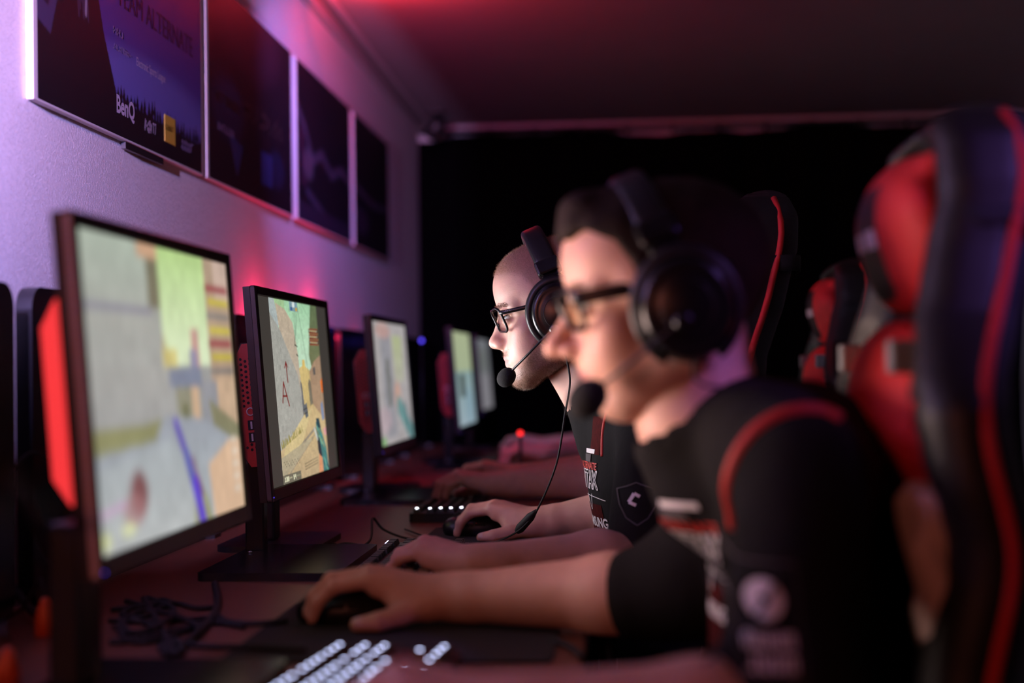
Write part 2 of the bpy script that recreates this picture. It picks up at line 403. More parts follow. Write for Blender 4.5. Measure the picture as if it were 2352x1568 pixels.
# ------------------------------------------------------------------ smooth solid modelling (distance fields -> one mesh)
class Field:
    def __init__(s, lo, hi, h):
        s.lo = np.array(lo, float); s.h = h; n = np.ceil((np.array(hi)-s.lo)/h).astype(int)+1
        s.n = n; s.ax = [s.lo[i]+h*np.arange(n[i]) for i in range(3)]; s.v = np.full(n, .06, np.float32)
    def sl(s, a, b, pad):
        out = []
        for i in range(3):
            i0 = max(0, int((a[i]-pad-s.lo[i])/s.h)); i1 = min(s.n[i], int((b[i]+pad-s.lo[i])/s.h)+2)
            if i1 <= i0: return None
            out.append(slice(i0, i1))
        return tuple(out)
    def grid(s, sl): return (s.ax[0][sl[0]][:, None, None], s.ax[1][sl[1]][None, :, None], s.ax[2][sl[2]][None, None, :])
    def comb(s, sl, d, k, op):
        o = s.v[sl]
        if op == 'sub':
            d = -d
            if k: h = np.maximum(k-np.abs(o-d), 0)/k; r = np.maximum(o, d)+h*h*k*.25
            else: r = np.maximum(o, d)
        else:
            if k: h = np.maximum(k-np.abs(o-d), 0)/k; r = np.minimum(o, d)-h*h*k*.25
            else: r = np.minimum(o, d)
        s.v[sl] = r.astype(np.float32)
    def cone(s, a, b, ra, rb, k=.01, op='add'):
        a = np.array(a, float); b = np.array(b, float); pad = max(ra, rb)+k+.03
        sl = s.sl(np.minimum(a, b), np.maximum(a, b), pad)
        if sl is None: return s
        x, y, z = s.grid(sl); ab = b-a; L = ab@ab+1e-12
        t = np.clip(((x-a[0])*ab[0]+(y-a[1])*ab[1]+(z-a[2])*ab[2])/L, 0, 1)
        d = np.sqrt((x-a[0]-t*ab[0])**2+(y-a[1]-t*ab[1])**2+(z-a[2]-t*ab[2])**2)-(ra+(rb-ra)*t)
        s.comb(sl, d, k, op); return s
    def ell(s, c, r, k=.01, R=None, op='add'):
        c = np.array(c, float); r = np.array(r, float); m = r.max()
        sl = s.sl(c-m, c+m, k+.03)
        if sl is None: return s
        x, y, z = s.grid(sl); x = x-c[0]; y = y-c[1]; z = z-c[2]
        if R is not None:      # rows of R are the local axes
            x, y, z = R[0][0]*x+R[0][1]*y+R[0][2]*z, R[1][0]*x+R[1][1]*y+R[1][2]*z, R[2][0]*x+R[2][1]*y+R[2][2]*z
        k0 = np.sqrt((x/r[0])**2+(y/r[1])**2+(z/r[2])**2); k1 = np.sqrt((x/r[0]**2)**2+(y/r[1]**2)**2+(z/r[2]**2)**2)+1e-9
        s.comb(sl, k0*(k0-1)/k1, k, op); return s
    def box(s, c, hs, rad, k=.01, R=None, op='add'):
        c = np.array(c, float); m = np.linalg.norm(hs)+rad; sl = s.sl(c-m, c+m, k+.02)
        if sl is None: return s
        x, y, z = s.grid(sl); x = x-c[0]; y = y-c[1]; z = z-c[2]
        if R is not None:
            x, y, z = R[0][0]*x+R[0][1]*y+R[0][2]*z, R[1][0]*x+R[1][1]*y+R[1][2]*z, R[2][0]*x+R[2][1]*y+R[2][2]*z
        q = [np.abs(x)-hs[0]+rad, np.abs(y)-hs[1]+rad, np.abs(z)-hs[2]+rad]
        d = np.sqrt(np.maximum(q[0], 0)**2+np.maximum(q[1], 0)**2+np.maximum(q[2], 0)**2)+np.minimum(np.maximum(np.maximum(q[0], q[1]), q[2]), 0)-rad
        s.comb(sl, d, k, op); return s
    def expr(s, fn, k=0, op='add'):
        sl = (slice(None),)*3; s.comb(sl, fn(*s.grid(sl)), k, op); return s
    def mesh(s):
        v = np.pad(s.v, 1, constant_values=.06); ins = v < 0; n = v.shape
        c = np.zeros([m-1 for m in n], np.int8)
        for dx in (0, 1):
            for dy in (0, 1):
                for dz in (0, 1): c += ins[dx:n[0]-1+dx, dy:n[1]-1+dy, dz:n[2]-1+dz]
        act = (c > 0) & (c < 8); ids = np.full(act.shape, -1, np.int64); cells = np.argwhere(act); ids[act] = np.arange(len(cells))
        acc = np.zeros((len(cells), 3)); cnt = np.zeros(len(cells))
        for ax in range(3):
            o1, o2 = [a for a in range(3) if a != ax]
            for p in (0, 1):
                for q in (0, 1):
                    off = np.zeros(3, int); off[o1] = p; off[o2] = q; A = cells+off; B = A.copy(); B[:, ax] += 1
                    va = v[A[:, 0], A[:, 1], A[:, 2]]; vb = v[B[:, 0], B[:, 1], B[:, 2]]; m = (va < 0) != (vb < 0)
                    t = va[m]/(va[m]-vb[m]); P = A[m].astype(float); P[:, ax] += t; acc[m] += P; cnt[m] += 1
        co = (acc/cnt[:, None]-1)*s.h+s.lo
        faces = []
        for ax in range(3):
            o1, o2 = [(1, 2), (2, 0), (0, 1)][ax]
            sa = [slice(None)]*3; sb = [slice(None)]*3; sa[ax] = slice(0, -1); sb[ax] = slice(1, None)
            a = ins[tuple(sa)]; b = ins[tuple(sb)]; E = np.argwhere(a != b)
            E = E[(E[:, o1] > 0) & (E[:, o2] > 0) & (E[:, o1] < n[o1]-1) & (E[:, o2] < n[o2]-1)]
            flip = a[E[:, 0], E[:, 1], E[:, 2]]
            q = []
            for (p1, p2) in ((-1, -1), (0, -1), (0, 0), (-1, 0)):
                C = E.copy(); C[:, o1] += p1; C[:, o2] += p2; q.append(ids[C[:, 0], C[:, 1], C[:, 2]])
            q = np.stack(q, 1); q[~flip] = q[~flip][:, ::-1]; faces.append(q)
        fa = np.concatenate(faces); fa = fa[(fa >= 0).all(1)]
        return co, fa
def join_np(parts):
    cs, fs, o = [], [], 0
    for c, f in parts: cs.append(c); fs.append(f+o); o += len(c)
    return np.concatenate(cs), np.concatenate(fs)
def xf(co, Mx):
    A = np.array(Mx); return co@A[:3, :3].T+A[:3, 3]
# ------------------------------------------------------------------ the room
def slab(name, lo, hi, material):
    return tag(box(name, lo, hi, material), None, None, None, 'structure')
slab('wall_left', (-W-.1, FRONT, 0), (-W, BACK+.1, CEIL), 'wallpaper')
slab('wall_back', (-W-.1, BACK, 0), (RIGHT+.1, BACK+.1, CEIL), 'wallpaper')
slab('wall_right', (RIGHT, FRONT, 0), (RIGHT+.1, BACK, CEIL), 'wallpaper')
slab('wall_front', (-W-.1, FRONT-.1, 0), (RIGHT+.1, FRONT, CEIL), 'wallpaper')
slab('floor', (-W-.1, FRONT-.1, -.1), (RIGHT+.1, BACK+.1, 0), 'floor')
slab('ceiling', (-W-.1, FRONT-.1, CEIL), (RIGHT+.1, BACK+.1, CEIL+.1), 'ceiling')
slab('trim_1', (-W, FRONT, CEIL-.030), (-W+.022, BACK, CEIL), 'trim')
slab('trim_2', (-W+.055, FRONT, CEIL-.010), (-W+.070, BACK, CEIL), 'trim')
slab('trim_3', (-W+.07, BACK-.02, CEIL-.016), (RIGHT, BACK, CEIL), 'trim')
slab('baseboard_back', (-W, BACK-.012, 0), (RIGHT, BACK, .07), 'trim')

# curtain across the back wall, on its rail
def wave_cloth(name, x0, x1, z0, z1, y, amp, per, material, parent=None, drop=None):
    nu = int((x1-x0)/.012); nv = 16
    X = np.linspace(x0, x1, nu+1); co = []
    for j in range(nv+1):
        t = j/nv
        for x in X:
            ph = 2*PI*x/per+1.3*math.sin(x*2.1); a = amp*(.55+.45*t)
            zt = z1-(.012+.010*math.sin(x*5.3)+.008*math.sin(x*13.1))*(1 if drop is None else drop)
            co.append((x+.3*a*math.sin(2*ph), y+a*math.sin(ph), zt+(z0-zt)*t))
    co = np.array(co); i = (np.arange(nv)[:, None]*(nu+1)+np.arange(nu)[None]).ravel()
    me = mesh_np(name, co, np.stack([i, i+nu+1, i+nu+2, i+1], 1), True)
    o = link(name, me, material, parent)
    s = o.modifiers.new('thick', 'SOLIDIFY'); s.thickness = .003
    return o
cur = thing('stage_curtain', 'black molton curtain hanging across the whole back wall', 'curtain', (0, BACK-.08, 0))
wave_cloth('curtain_cloth', -W+.012, 1.62, .03, 2.035, 0, .028, .17, 'curtain', cur)
tube('curtain_rail', [(-W+.01, 0, 2.045), (1.7, 0, 2.045)], .009, 'black', cur)
for k, x in enumerate(np.linspace(-.72, 1.56, 13)):
    tube('curtain_hook', [(x, 0, 2.058), (x, .004, 2.046), (x, 0, 2.02)], .007, 'black', cur, 6)

# small spotlight in the far left corner
sp = thing('small_spotlight', 'small unlit black spotlight under the ceiling in the far left corner', 'lamp', (PY(1002, 300, 5.6).x, 5.6, CEIL))
box('ceiling_plate', (-.03, -.03, -.010), (.03, .03, 0), 'black', sp, .003)
tube('bracket', [(0, 0, -.01), (0, 0, -.04)], .006, 'black', sp)
bm = bmesh.new(); add_lathe(bm, [(.012, .035), (.028, .03), (.030, -.03), (.036, -.04), (.034, -.045), (.001, -.03)], 20, Matrix.Translation((0, 0, -.065)) @ Matrix.Rotation(.9, 4, 'Y') @ Matrix.Rotation(.7, 4, 'X'))
bm_obj('lamp_head', bm, 'black', sp)

# added unseen housing and flags that keep the violet wall light off the players
lt = thing('wall_light_flags', 'added unseen black flags shaping the violet wall light, above the near end of the desk', 'lamp', (-.72, .86, 1.52))
box('flag_housing', (-.10, -.16, -.14), (.08, .05, .14), 'black', lt, .006)
box('light_flag', (.0185, .05, -.13), (.0205, .39, .20), 'black', lt)
box('light_flag', (-.10, .05, -.066), (.018, .170, -.064), 'black', lt)
box('light_flag', (-.10, .05, .200), (.043, .39, .204), 'black', lt)
tube('flag_bracket', [(0, -.10, .11), (0, -.10, CEIL-1.52)], .012, 'black', lt)

# ------------------------------------------------------------------ posters on the left wall
PZ0, PZ1 = 1.447, 1.868
def poster(y0, y1, cv, label, m=.014):
    t = thing('wall_poster', label, 'poster', (-W, (y0+y1)/2, PZ0), 0, None)
    h = PZ1-PZ0; w = y1-y0
    bm = bmesh.new(); add_box(bm, (.001, -w/2-m, 0), (.012, w/2+m, h), .0015); bm_obj('foam_board', bm, 'white_print', t)
    if cv.__class__ is Canvas:
        p = picture('printed_face', cv, (.0125, -w/2, h-.001), (0, 1, 0), (0, 0, -1), w, h-.005, 'poster', t)
    return t
def ptext(t, y0, body, py, v, w, h, material, slant=0.0, bold=0.0):
    bm = text_mesh(body, bold) if isinstance(body, str) else smear_text(*body)
    hh = PZ1-PZ0; yc = -t.location.y
    for q in bm.verts:
        a, b = q.co.x, q.co.y; q.co = Vector((.0130, yc+py+a*w+slant*b*h, hh*(1-v)+b*h))
    return bm_obj('lettering', bm, material, t)
M['poster_lilac'] = mat('lilac_print', (.62, .55, .70), .5); M['poster_ink'] = mat('dark_ink', (.030, .014, .07), .5)
M['poster_yellow'] = mat('yellow_print', (.70, .50, .05), .5); M['poster_dim'] = mat('dim_violet_print', (.30, .24, .44), .5)
M['poster_brown'] = mat('dim_brown_print', (.055, .03, .03), .5)

cv = Canvas(280, 160, (.02, .02, .06))
cv.rect(0, 0, 1, 1, (.07, .02, .10), (.07, .07, .42)); cv.blob(.62, .80, .45, .16, (.17, .17, .55), .8)
fir = [(.30, .90)]
u = .40
while u < 1.02:
    base = .835+.006*math.sin(u*9); hh = random.uniform(.015, .055)
    fir += [(u, base+.025), (u+.012, base-hh), (u+.024, base+.03)]; u += random.uniform(.016, .030)
fir += [(1.05, 1.05), (.30, 1.05)]; cv.poly(fir, (.004, .004, .010))
cv.poly([(0, 0), (.22, 0), (.28, .40), (.33, .62), (.40, .83), (.44, 1.0), (0, 1)], (.006, .005, .009))
cv.poly([(.0, .25), (.10, .1), (.13, .45), (.06, .75), (0, .72)], (.05, .045, .12)); cv.poly([(.0, .22), (.085, .1), (.10, .45), (.05, .66), (0, .62)], (.012, .011, .03))
for k in range(9): cv.line(.17+.008*k, .30+.02*(k % 3), .20+.006*k, .62-.03*(k % 4), .004, (.12, .10, .22), .5)
cv.line(.245, .30, .235, .60, .008, (.55, .5, .65), .7)
cv.rect(0, .875, 1, 1, (.004, .004, .008)); cv.blur(1)
p1 = poster(1.975, 2.775, cv, 'poster nearest the camera with a dark cloaked figure and fir trees under a blue sky')
ptext(p1, 0, 'BenQ', 2.295, .918, .088, .037, 'poster_lilac', 0, .03)
ptext(p1, 0, (6, 11), 2.43, .925, .062, .024, 'poster_lilac', .25, .02)
ptext(p1, 0, (4, 12), 2.640, .925, .075, .022, 'poster_dim', .3, .02)
bm = bmesh.new(); add_box(bm, (.0125, 2.545-p1.location.y, .032), (.0130, 2.607-p1.location.y, .082)); bm_obj('yellow_logo', bm, 'poster_yellow', p1)
ptext(p1, 0, (5, 13), 2.55, .872, .050, .012, 'poster_dim', 0, .02)
ptext(p1, 0, 'Electronic Sports League', 2.395, .68, .155, .020, 'poster_lilac')
ptext(p1, 0, 'TEAM ALTERNATE', 2.30, .47, .42, .038, 'poster_ink', 0, .0)
ptext(p1, 0, (4, 14), 2.28, .60, .05, .014, 'poster_dim'); ptext(p1, 0, (12, 15), 2.28, .66, .09, .012, 'poster_dim')
box('hanging_clip', (.002, 2.345-p1.location.y, -.012), (.010, 2.545-p1.location.y, -.0005), 'black', p1)

cv = Canvas(200, 120, (.010, .006, .012))
cv.blob(.45, .10, .35, .25, (.04, .015, .03), .8); cv.blob(.22, .55, .10, .08, (.03, .03, .10), .9)
for (a, b, s) in ((.2, .6, .16), (.78, .78, .10)): cv.blob(a, b, s, s, (.018, .02, .07), .7)
cv.rect(.58, .72, .72, .90, (.03, .04, .16)); cv.poly([(.20, .72), (.36, .76), (.29, .93)], (.035, .045, .16)); cv.blur(2)
p2 = poster(2.828, 3.560, cv, 'dark poster with a faint blue shield, second from the camera')
ptext(p2, 0, (8, 16), 2.87, .60, .20, .026, 'poster_brown', .3, .02)
ptext(p2, 0, (7, 17), 2.89, .74, .13, .020, 'poster_dim', 0, .02)
ptext(p2, 0, (7, 18), 3.10, .60, .36, .050, 'poster_brown', 0, .03)
cv = Canvas(180, 120, (.010, .007, .014))
pts = [(0, .30), (.12, .40), (.25, .58), (.42, .50), (.60, .60), (.80, .52), (1, .56)]
for a, b in zip(pts[:-1], pts[1:]): cv.line(*a, *b, .035, (.08, .06, .11), .9)
cv.line(.06, .45, .10, .75, .03, (.10, .03, .08), .8); cv.line(.15, .80, .5, .92, .03, (.06, .05, .10), .9); cv.rect(0, .88, 1, 1, (.03, .022, .05)); cv.blob(.18, .62, .08, .1, (.14, .11, .17), .7)
cv.blur(3)
p3 = poster(3.628, 4.350, cv, 'dark poster with a jagged violet band, third from the camera')
cv = Canvas(160, 120, (.009, .007, .013)); cv.line(0, .55, .5, .62, .03, (.07, .05, .09), .9); cv.line(.5, .62, 1, .58, .03, (.06, .05, .09), .8); cv.blob(.15, .8, .2, .1, (.05, .03, .07), .8); cv.blur(3)
p4 = poster(4.425, 5.08, cv, 'dark poster farthest from the camera, next to the back curtain')

# ------------------------------------------------------------------ the long desk and the screens along its back edge
DX0, DX1 = -.80, -.043
dk = thing('long_desk', 'long beech desk along the left wall, all players sit at it', 'desk', ((DX0+DX1)/2, 2.9, 0))
box('desktop', (DX0-dk.location.x, .55-2.9, DESK-.028), (DX1-dk.location.x, 5.7-2.9, DESK), 'desk', dk, .004)
for y in (.62, 1.75, 3.0, 4.3, 5.6):
    for x in (DX0+.05, DX1-.09):
        box('leg', (x-.022-dk.location.x, y-.022-2.9, 0), (x+.022-dk.location.x, y+.022-2.9, DESK-.028), 'black', dk, .003)

def partition(y0, y1, label):
    t = thing('desk_partition', label, 'partition', (-.775, (y0+y1)/2, DESK))
    bm = bmesh.new(); w = y1-y0
    R_ = Matrix(((0, 0, 1, 0), (1, 0, 0, 0), (0, 1, 0, .21), (0, 0, 0, 1)))
    add_prism(bm, rrect(w, .42, .03, 6), -.010, .012, R_); o = bm_obj('panel', bm, 'gloss', t)
    for s in (-1, 1): box('foot', (-.03, s*w*.35-.02, 0), (.03, s*w*.35+.02, .008), 'black', t)
    return t
for (a, b, l) in ((.80, 1.742, 'glossy black rounded desk screen cut off by the left edge of the photo'),
                  (1.797, 2.715, 'glossy black rounded desk screen behind the nearest monitor'),
                  (2.768, 3.780, 'glossy black rounded desk screen behind the second monitor, under the red glow'),
                  (3.84, 4.76, 'glossy black desk screen behind the third monitor'),
                  (4.82, 5.70, 'glossy black desk screen farthest back, behind the fourth monitor')):
    partition(a, b, l)

# ------------------------------------------------------------------ pictures on the screens
def screen_one():      # blurred street with a stone wall on the left, a green sky gap and a long purple barrel
    c = Canvas(220, 150, c8(150, 152, 150))
    c.rect(0, 0, .62, .72, c8(166, 170, 160), c8(158, 158, 158)); c.rect(.0, .0, .40, .3, c8(172, 182, 168), c8(165, 166, 160))
    c.rect(0, .22, .40, .25, c8(140, 138, 150)); c.rect(.38, .05, .47, .22, c8(120, 115, 95)); c.rect(.33, 0, .50, .05, c8(200, 160, 130))
    c.rect(.46, 0, .80, .42, c8(182, 212, 140), c8(218, 232, 196)); c.rect(.45, .36, .55, .43, c8(210, 200, 130)); c.poly([(.46, .30), (.50, .42), (.46, .42)], c8(190, 175, 110))
    c.rect(.66, .28, .72, .46, c8(190, 150, 140)); c.rect(.64, .36, .70, .46, c8(145, 140, 165))
    c.rect(.80, 0, 1, .58, c8(176, 152, 130)); c.rect(.88, 0, 1, .16, c8(200, 175, 160))
    for k in range(7): c.rect(.80+.02*(k % 2), .10+.055*k, .99, .125+.055*k, [c8(150, 60, 70), c8(196, 180, 60), c8(120, 120, 120), c8(205, 190, 70)][k % 4])
    c.rect(.48, .43, .72, .50, c8(120, 130, 150)); c.rect(.52, .50, .63, .66, c8(140, 140, 120)); c.rect(.63, .50, .69, .66, c8(200, 170, 140))
    c.rect(.72, .48, .84, .72, c8(142, 144, 150)); c.rect(.84, .46, 1, .75, c8(196, 168, 140)); c.poly([(.76, .55), (1, .66), (1, .80), (.80, .70)], c8(130, 128, 100))
    c.poly([(.30, .62), (.46, .60), (.40, .72), (0, .73), (0, .62)], c8(140, 140, 100)); c.rect(.56, .56, .60, .66, c8(110, 112, 80))
    c.poly([(.42, .60), (.70, .62), (.95, .72), (1, .78), (1, 1), (0, 1), (0, .70), (.36, .68)], c8(150, 156, 166), c8(176, 182, 184))
    c.poly([(0, .75), (.45, .68), (.60, .8), (.62, 1), (0, 1)], c8(165, 172, 176), c8(180, 184, 184))
    c.poly([(.72, .80), (.90, .72), (1.0, .72), (1, 1), (.74, 1)], c8(214, 180, 150)); c.poly([(.62, .84), (.68, .9), (.72, 1.0), (.58, 1.0)], c8(150, 152, 110))
    c.line(.50, .625, .56, .75, .022, c8(92, 72, 175)); c.line(.56, .75, .62, .92, .030, c8(88, 92, 170)); c.line(.61, .86, .65, 1.02, .036, c8(96, 70, 200)); c.line(.60, .76, .66, .90, .010, c8(120, 60, 100))
    c.blob(.235, .84, .05, .07, c8(120, 60, 62), .9); c.blob(.20, .89, .06, .05, c8(168, 120, 122), .7); c.line(0, .885, .15, .862, .008, c8(200, 150, 195), .9)
    c.blob(.03, .96, .03, .025, c8(215, 220, 160), .9); c.blob(.16, .945, .04, .02, c8(215, 220, 170), .9)
    for k in range(5): c.blob(.95, .72+.05*k, .03, .012, c8(225, 215, 200), .7)
    c.grain(.05, 8); return c.blur(7)
def screen_two():      # pillarboxed alley: white wall with a red letter A and arrow, yellow gate, teal rifle
    c = Canvas(330, 300, c8(62, 58, 54)); L, R_ = .155, .845
    def X(u): return L+(R_-L)*u
    def P(pts, a, b=None): c.poly([(X(p[0]), p[1]) for p in pts], a, b)
    def ln(a, b, d, e, t, col, k=1): c.line(X(a), b, X(d), e, t, col, k)
    P([(0, 0), (1, 0), (1, .62), (0, .62)], c8(160, 205, 165), c8(208, 228, 208))
    P([(.06, 0), (.30, 0), (.30, .2), (.06, .1)], c8(158, 190, 140), c8(168, 205, 170))
    P([(.86, 0), (1, 0), (1, .50), (.80, .42), (.74, .30), (.78, .20), (.82, .10)], c8(96, 112, 80), c8(120, 120, 86))
    P([(0, 0), (.10, 0), (.16, .12), (.12, .24), (0, .10)], c8(168, 178, 176))
    P([(.12, .02), (.30, .05), (.44, .12), (.50, .30), (.52, .70), (.30, .76), (.2, .3)], c8(184, 168, 146), c8(186, 172, 156))
    P([(0, .08), (.10, .13), (.16, .16), (.46, .42), (.50, .52), (.53, .70), (.42, .76), (.0, .82)], c8(158, 158, 150), c8(168, 166, 158))
    P([(.50, .38), (.60, .36), (.76, .40), (.76, .62), (.54, .62)], c8(208, 184, 122), c8(196, 172, 118)); P([(.58, .33), (.63, .33), (.64, .38), (.57, .38)], c8(220, 190, 110))
    P([(.67, .47), (.70, .44), (.745, .47), (.75, .59), (.68, .60)], c8(120, 112, 96)); P([(.50, .45), (.53, .47), (.56, .64), (.51, .66)], c8(110, 110, 110))
    P([(.72, .40), (.84, .34), (1, .30), (1, .75), (.80, .70), (.75, .60)], c8(160, 132, 108), c8(176, 146, 118)); P([(.80, .38), (.86, .37), (.86, .42), (.81, .42)], c8(96, 90, 86))
    P([(.0, .82), (.42, .76), (.55, .62), (.76, .60), (1, .70), (1, 1), (0, 1)], c8(206, 180, 132), c8(188, 166, 130))
    P([(.10, .80), (.55, .64), (.70, .62), (.40, .84), (0, .90)], c8(210, 190, 140)); ln(.0, .915, .75, .735, .008, c8(128, 122, 116), .8); ln(.15, .95, .8, .75, .006, c8(150, 140, 122), .7)
    P([(0, .86), (.5, .80), (.70, .78), (.2, .93), (0, .97)], c8(176, 164, 136))
    P([(.52, .60), (.60, .58), (.62, .66), (.56, .67)], c8(100, 104, 108)); ln(.52, .62, .60, .61, .003, c8(60, 60, 60)); ln(.53, .645, .61, .635, .003, c8(60, 60, 60))
    for k in range(5): ln(.50+.02*k, .02, .44+.012*k, .27-.02*k, .0016, c8(60, 90, 70), .8)
    ln(.56, .0, .70, .40, .0022, c8(50, 84, 66), .9); ln(.66, 0, .98, .17, .0015, c8(60, 90, 70), .7); ln(.70, .40, .76, .66, .0016, c8(90, 80, 60), .8)
    ln(.45, .245, .50, .255, .004, c8(40, 60, 50)); ln(.47, .30, .50, .31, .004, c8(40, 60, 50))
    # A and arrow
    red = c8(120, 28, 24)
    ln(.155, .455, .115, .565, .006, red); ln(.155, .455, .235, .585, .006, red); ln(.125, .53, .21, .532, .005, red)
    ln(.245, .455, .235, .345, .006, red); ln(.235, .345, .205, .375, .005, red); ln(.235, .345, .262, .372, .004, red)
    for k in range(60):
        a = random.random(); ln(.02+.45*a, .80-.075*a+random.uniform(-.03, .01), .03+.45*a, .81-.075*a, .004, c8(150, 140, 80), .8)
    for k in range(14): ln(.05+.03*k, .90-.004*k, .10+.03*k, .80, .0012, c8(180, 162, 120), .7)
    # rifle and arm
    P([(.77, .70), (.84, .70), (.97, .86), (1, 1), (.84, 1), (.78, .82)], c8(70, 122, 120)); P([(.78, .68), (.85, .68), (.88, .74), (.80, .75)], c8(44, 70, 80))
    for k in range(34):
        a = random.random(); b = random.uniform(-.05, .05); ln(.81+.13*a+b, .72+.27*a, .83+.13*a+b, .74+.27*a, .006, [c8(40, 76, 84), c8(120, 190, 170), c8(70, 150, 140), c8(150, 160, 110)][k % 4], .8)
    P([(.77, .78), (.83, .80), (.86, .90), (.83, .93), (.78, .88)], c8(52, 56, 62)); P([(.79, .89), (.86, .92), (.86, 1), (.76, 1)], c8(216, 150, 110))
    P([(.93, .75), (1, .74), (1, .79), (.95, .79)], c8(220, 160, 160)); ln(.73, .74, .78, .80, .012, c8(200, 206, 200), .8)
    P([(.96, .46), (1, .44), (1, .53), (.97, .53)], c8(230, 112, 40)); P([(.92, .60), (.97, .58), (.98, .69), (.93, .70)], c8(120, 138, 170))
    # hud
    P([(.40, .0), (.57, .0), (.57, .055), (.40, .055)], c8(120, 150, 160)); P([(.46, .0), (.51, .0), (.51, .03), (.46, .03)], c8(210, 220, 220)); P([(.42, .03), (.46, .03), (.46, .05), (.42, .05)], c8(60, 90, 140)); P([(.52, .03), (.56, .03), (.56, .05), (.52, .05)], c8(190, 150, 60))
    for k, v in enumerate((.145, .18, .215)):
        P([(.78, v), (.99, v-.003), (.99, v+.022), (.78, v+.024)], c8(70, 50, 40)); ln(.78, v, .99, v-.003, .0018, c8(180, 40, 30)); ln(.78, v+.024, .99, v+.022, .0018, c8(180, 40, 30))
        for q in range(7): ln(.80+.025*q, v+.010, .812+.025*q, v+.010, .004, [c8(220, 210, 190), c8(210, 170, 60)][q % 2], .9)
    for k in range(18): ln(.04+.018*k, .885+.012*(k % 3), .05+.018*k, .885+.012*(k % 3), .0022, c8(70, 64, 54), .9)
    for r in range(3):
        for k in range(9): ln(.46+.033*k, .925+.016*r-.002*k, .478+.033*k, .925+.016*r-.002*k, .003, c8(78, 70, 56), .85)
    P([(0, .955), (.36, .955), (.36, 1), (0, 1)], c8(112, 108, 92))
    def dig(u, v, pat):
        for i, row in enumerate(pat):
            for j, ch in enumerate(row):
                if ch == '1': P([(u+j*.008, v+i*.0055), (u+j*.008+.009, v+i*.0055), (u+j*.008+.009, v+i*.0055+.006), (u+j*.008, v+i*.0055+.006)], c8(226, 224, 190))
    one = ('010', '110', '010', '010', '111'); zero = ('111', '101', '101', '101', '111'); nine = ('111', '101', '111', '001', '111'); four = ('101', '101', '111', '001', '001')
    dig(.03, .962, one); dig(.06, .962, zero); dig(.09, .962, zero); dig(.20, .962, nine); dig(.23, .962, four)
    ln(.125, .975, .175, .975, .0035, c8(170, 168, 140)); ln(.27, .975, .34, .975, .0035, c8(150, 148, 120))
    g = ((c.u > L) & (c.u < R_)).astype(np.float32); c.grain(.05, 3, g); c.grain(.04, 9, g); c.grain(.05, 1, g); return c.blur(1)
def screen_three():
    c = Canvas(160, 120, c8(172, 165, 166)); c.rect(.55, .1, .85, .5, c8(176, 186, 130), c8(180, 178, 160)); c.rect(.2, .05, .5, .95, c8(150, 148, 156)); c.rect(.3, .3, .42, .7, c8(120, 120, 118))
    c.blob(.6, .62, .1, .12, c8(205, 150, 125), .8); c.blob(.3, .07, .2, .06, c8(200, 150, 140), .8); c.line(.62, .7, .95, .96, .09, c8(96, 150, 150)); c.line(.80, .7, .9, .98, .03, c8(60, 100, 110)); c.blob(.15, .8, .2, .1, c8(188, 160, 170), .7)
    c.blob(.1, .97, .06, .03, c8(110, 190, 80), .8); c.grain(.08, 5); c.a = c.a*.75+c.a.mean(2, keepdims=True)*.2; return c.blur(8)
def screen_four():
    c = Canvas(120, 100, c8(150, 165, 165)); c.rect(0, 0, 1, .42, c8(165, 175, 140), c8(160, 172, 140)); c.rect(0, .42, 1, 1, c8(130, 155, 155), c8(150, 168, 178)); c.rect(.25, .45, .5, .7, c8(60, 66, 60)); c.blob(.7, .8, .2, .2, c8(120, 150, 165), .7); return c.blur(3)
def screen_five():
    c = Canvas(80, 60, c8(110, 112, 118)); c.rect(0, .5, 1, 1, c8(120, 118, 124)); c.blob(.5, .3, .3, .2, c8(90, 95, 90), .8); return c.blur(3)

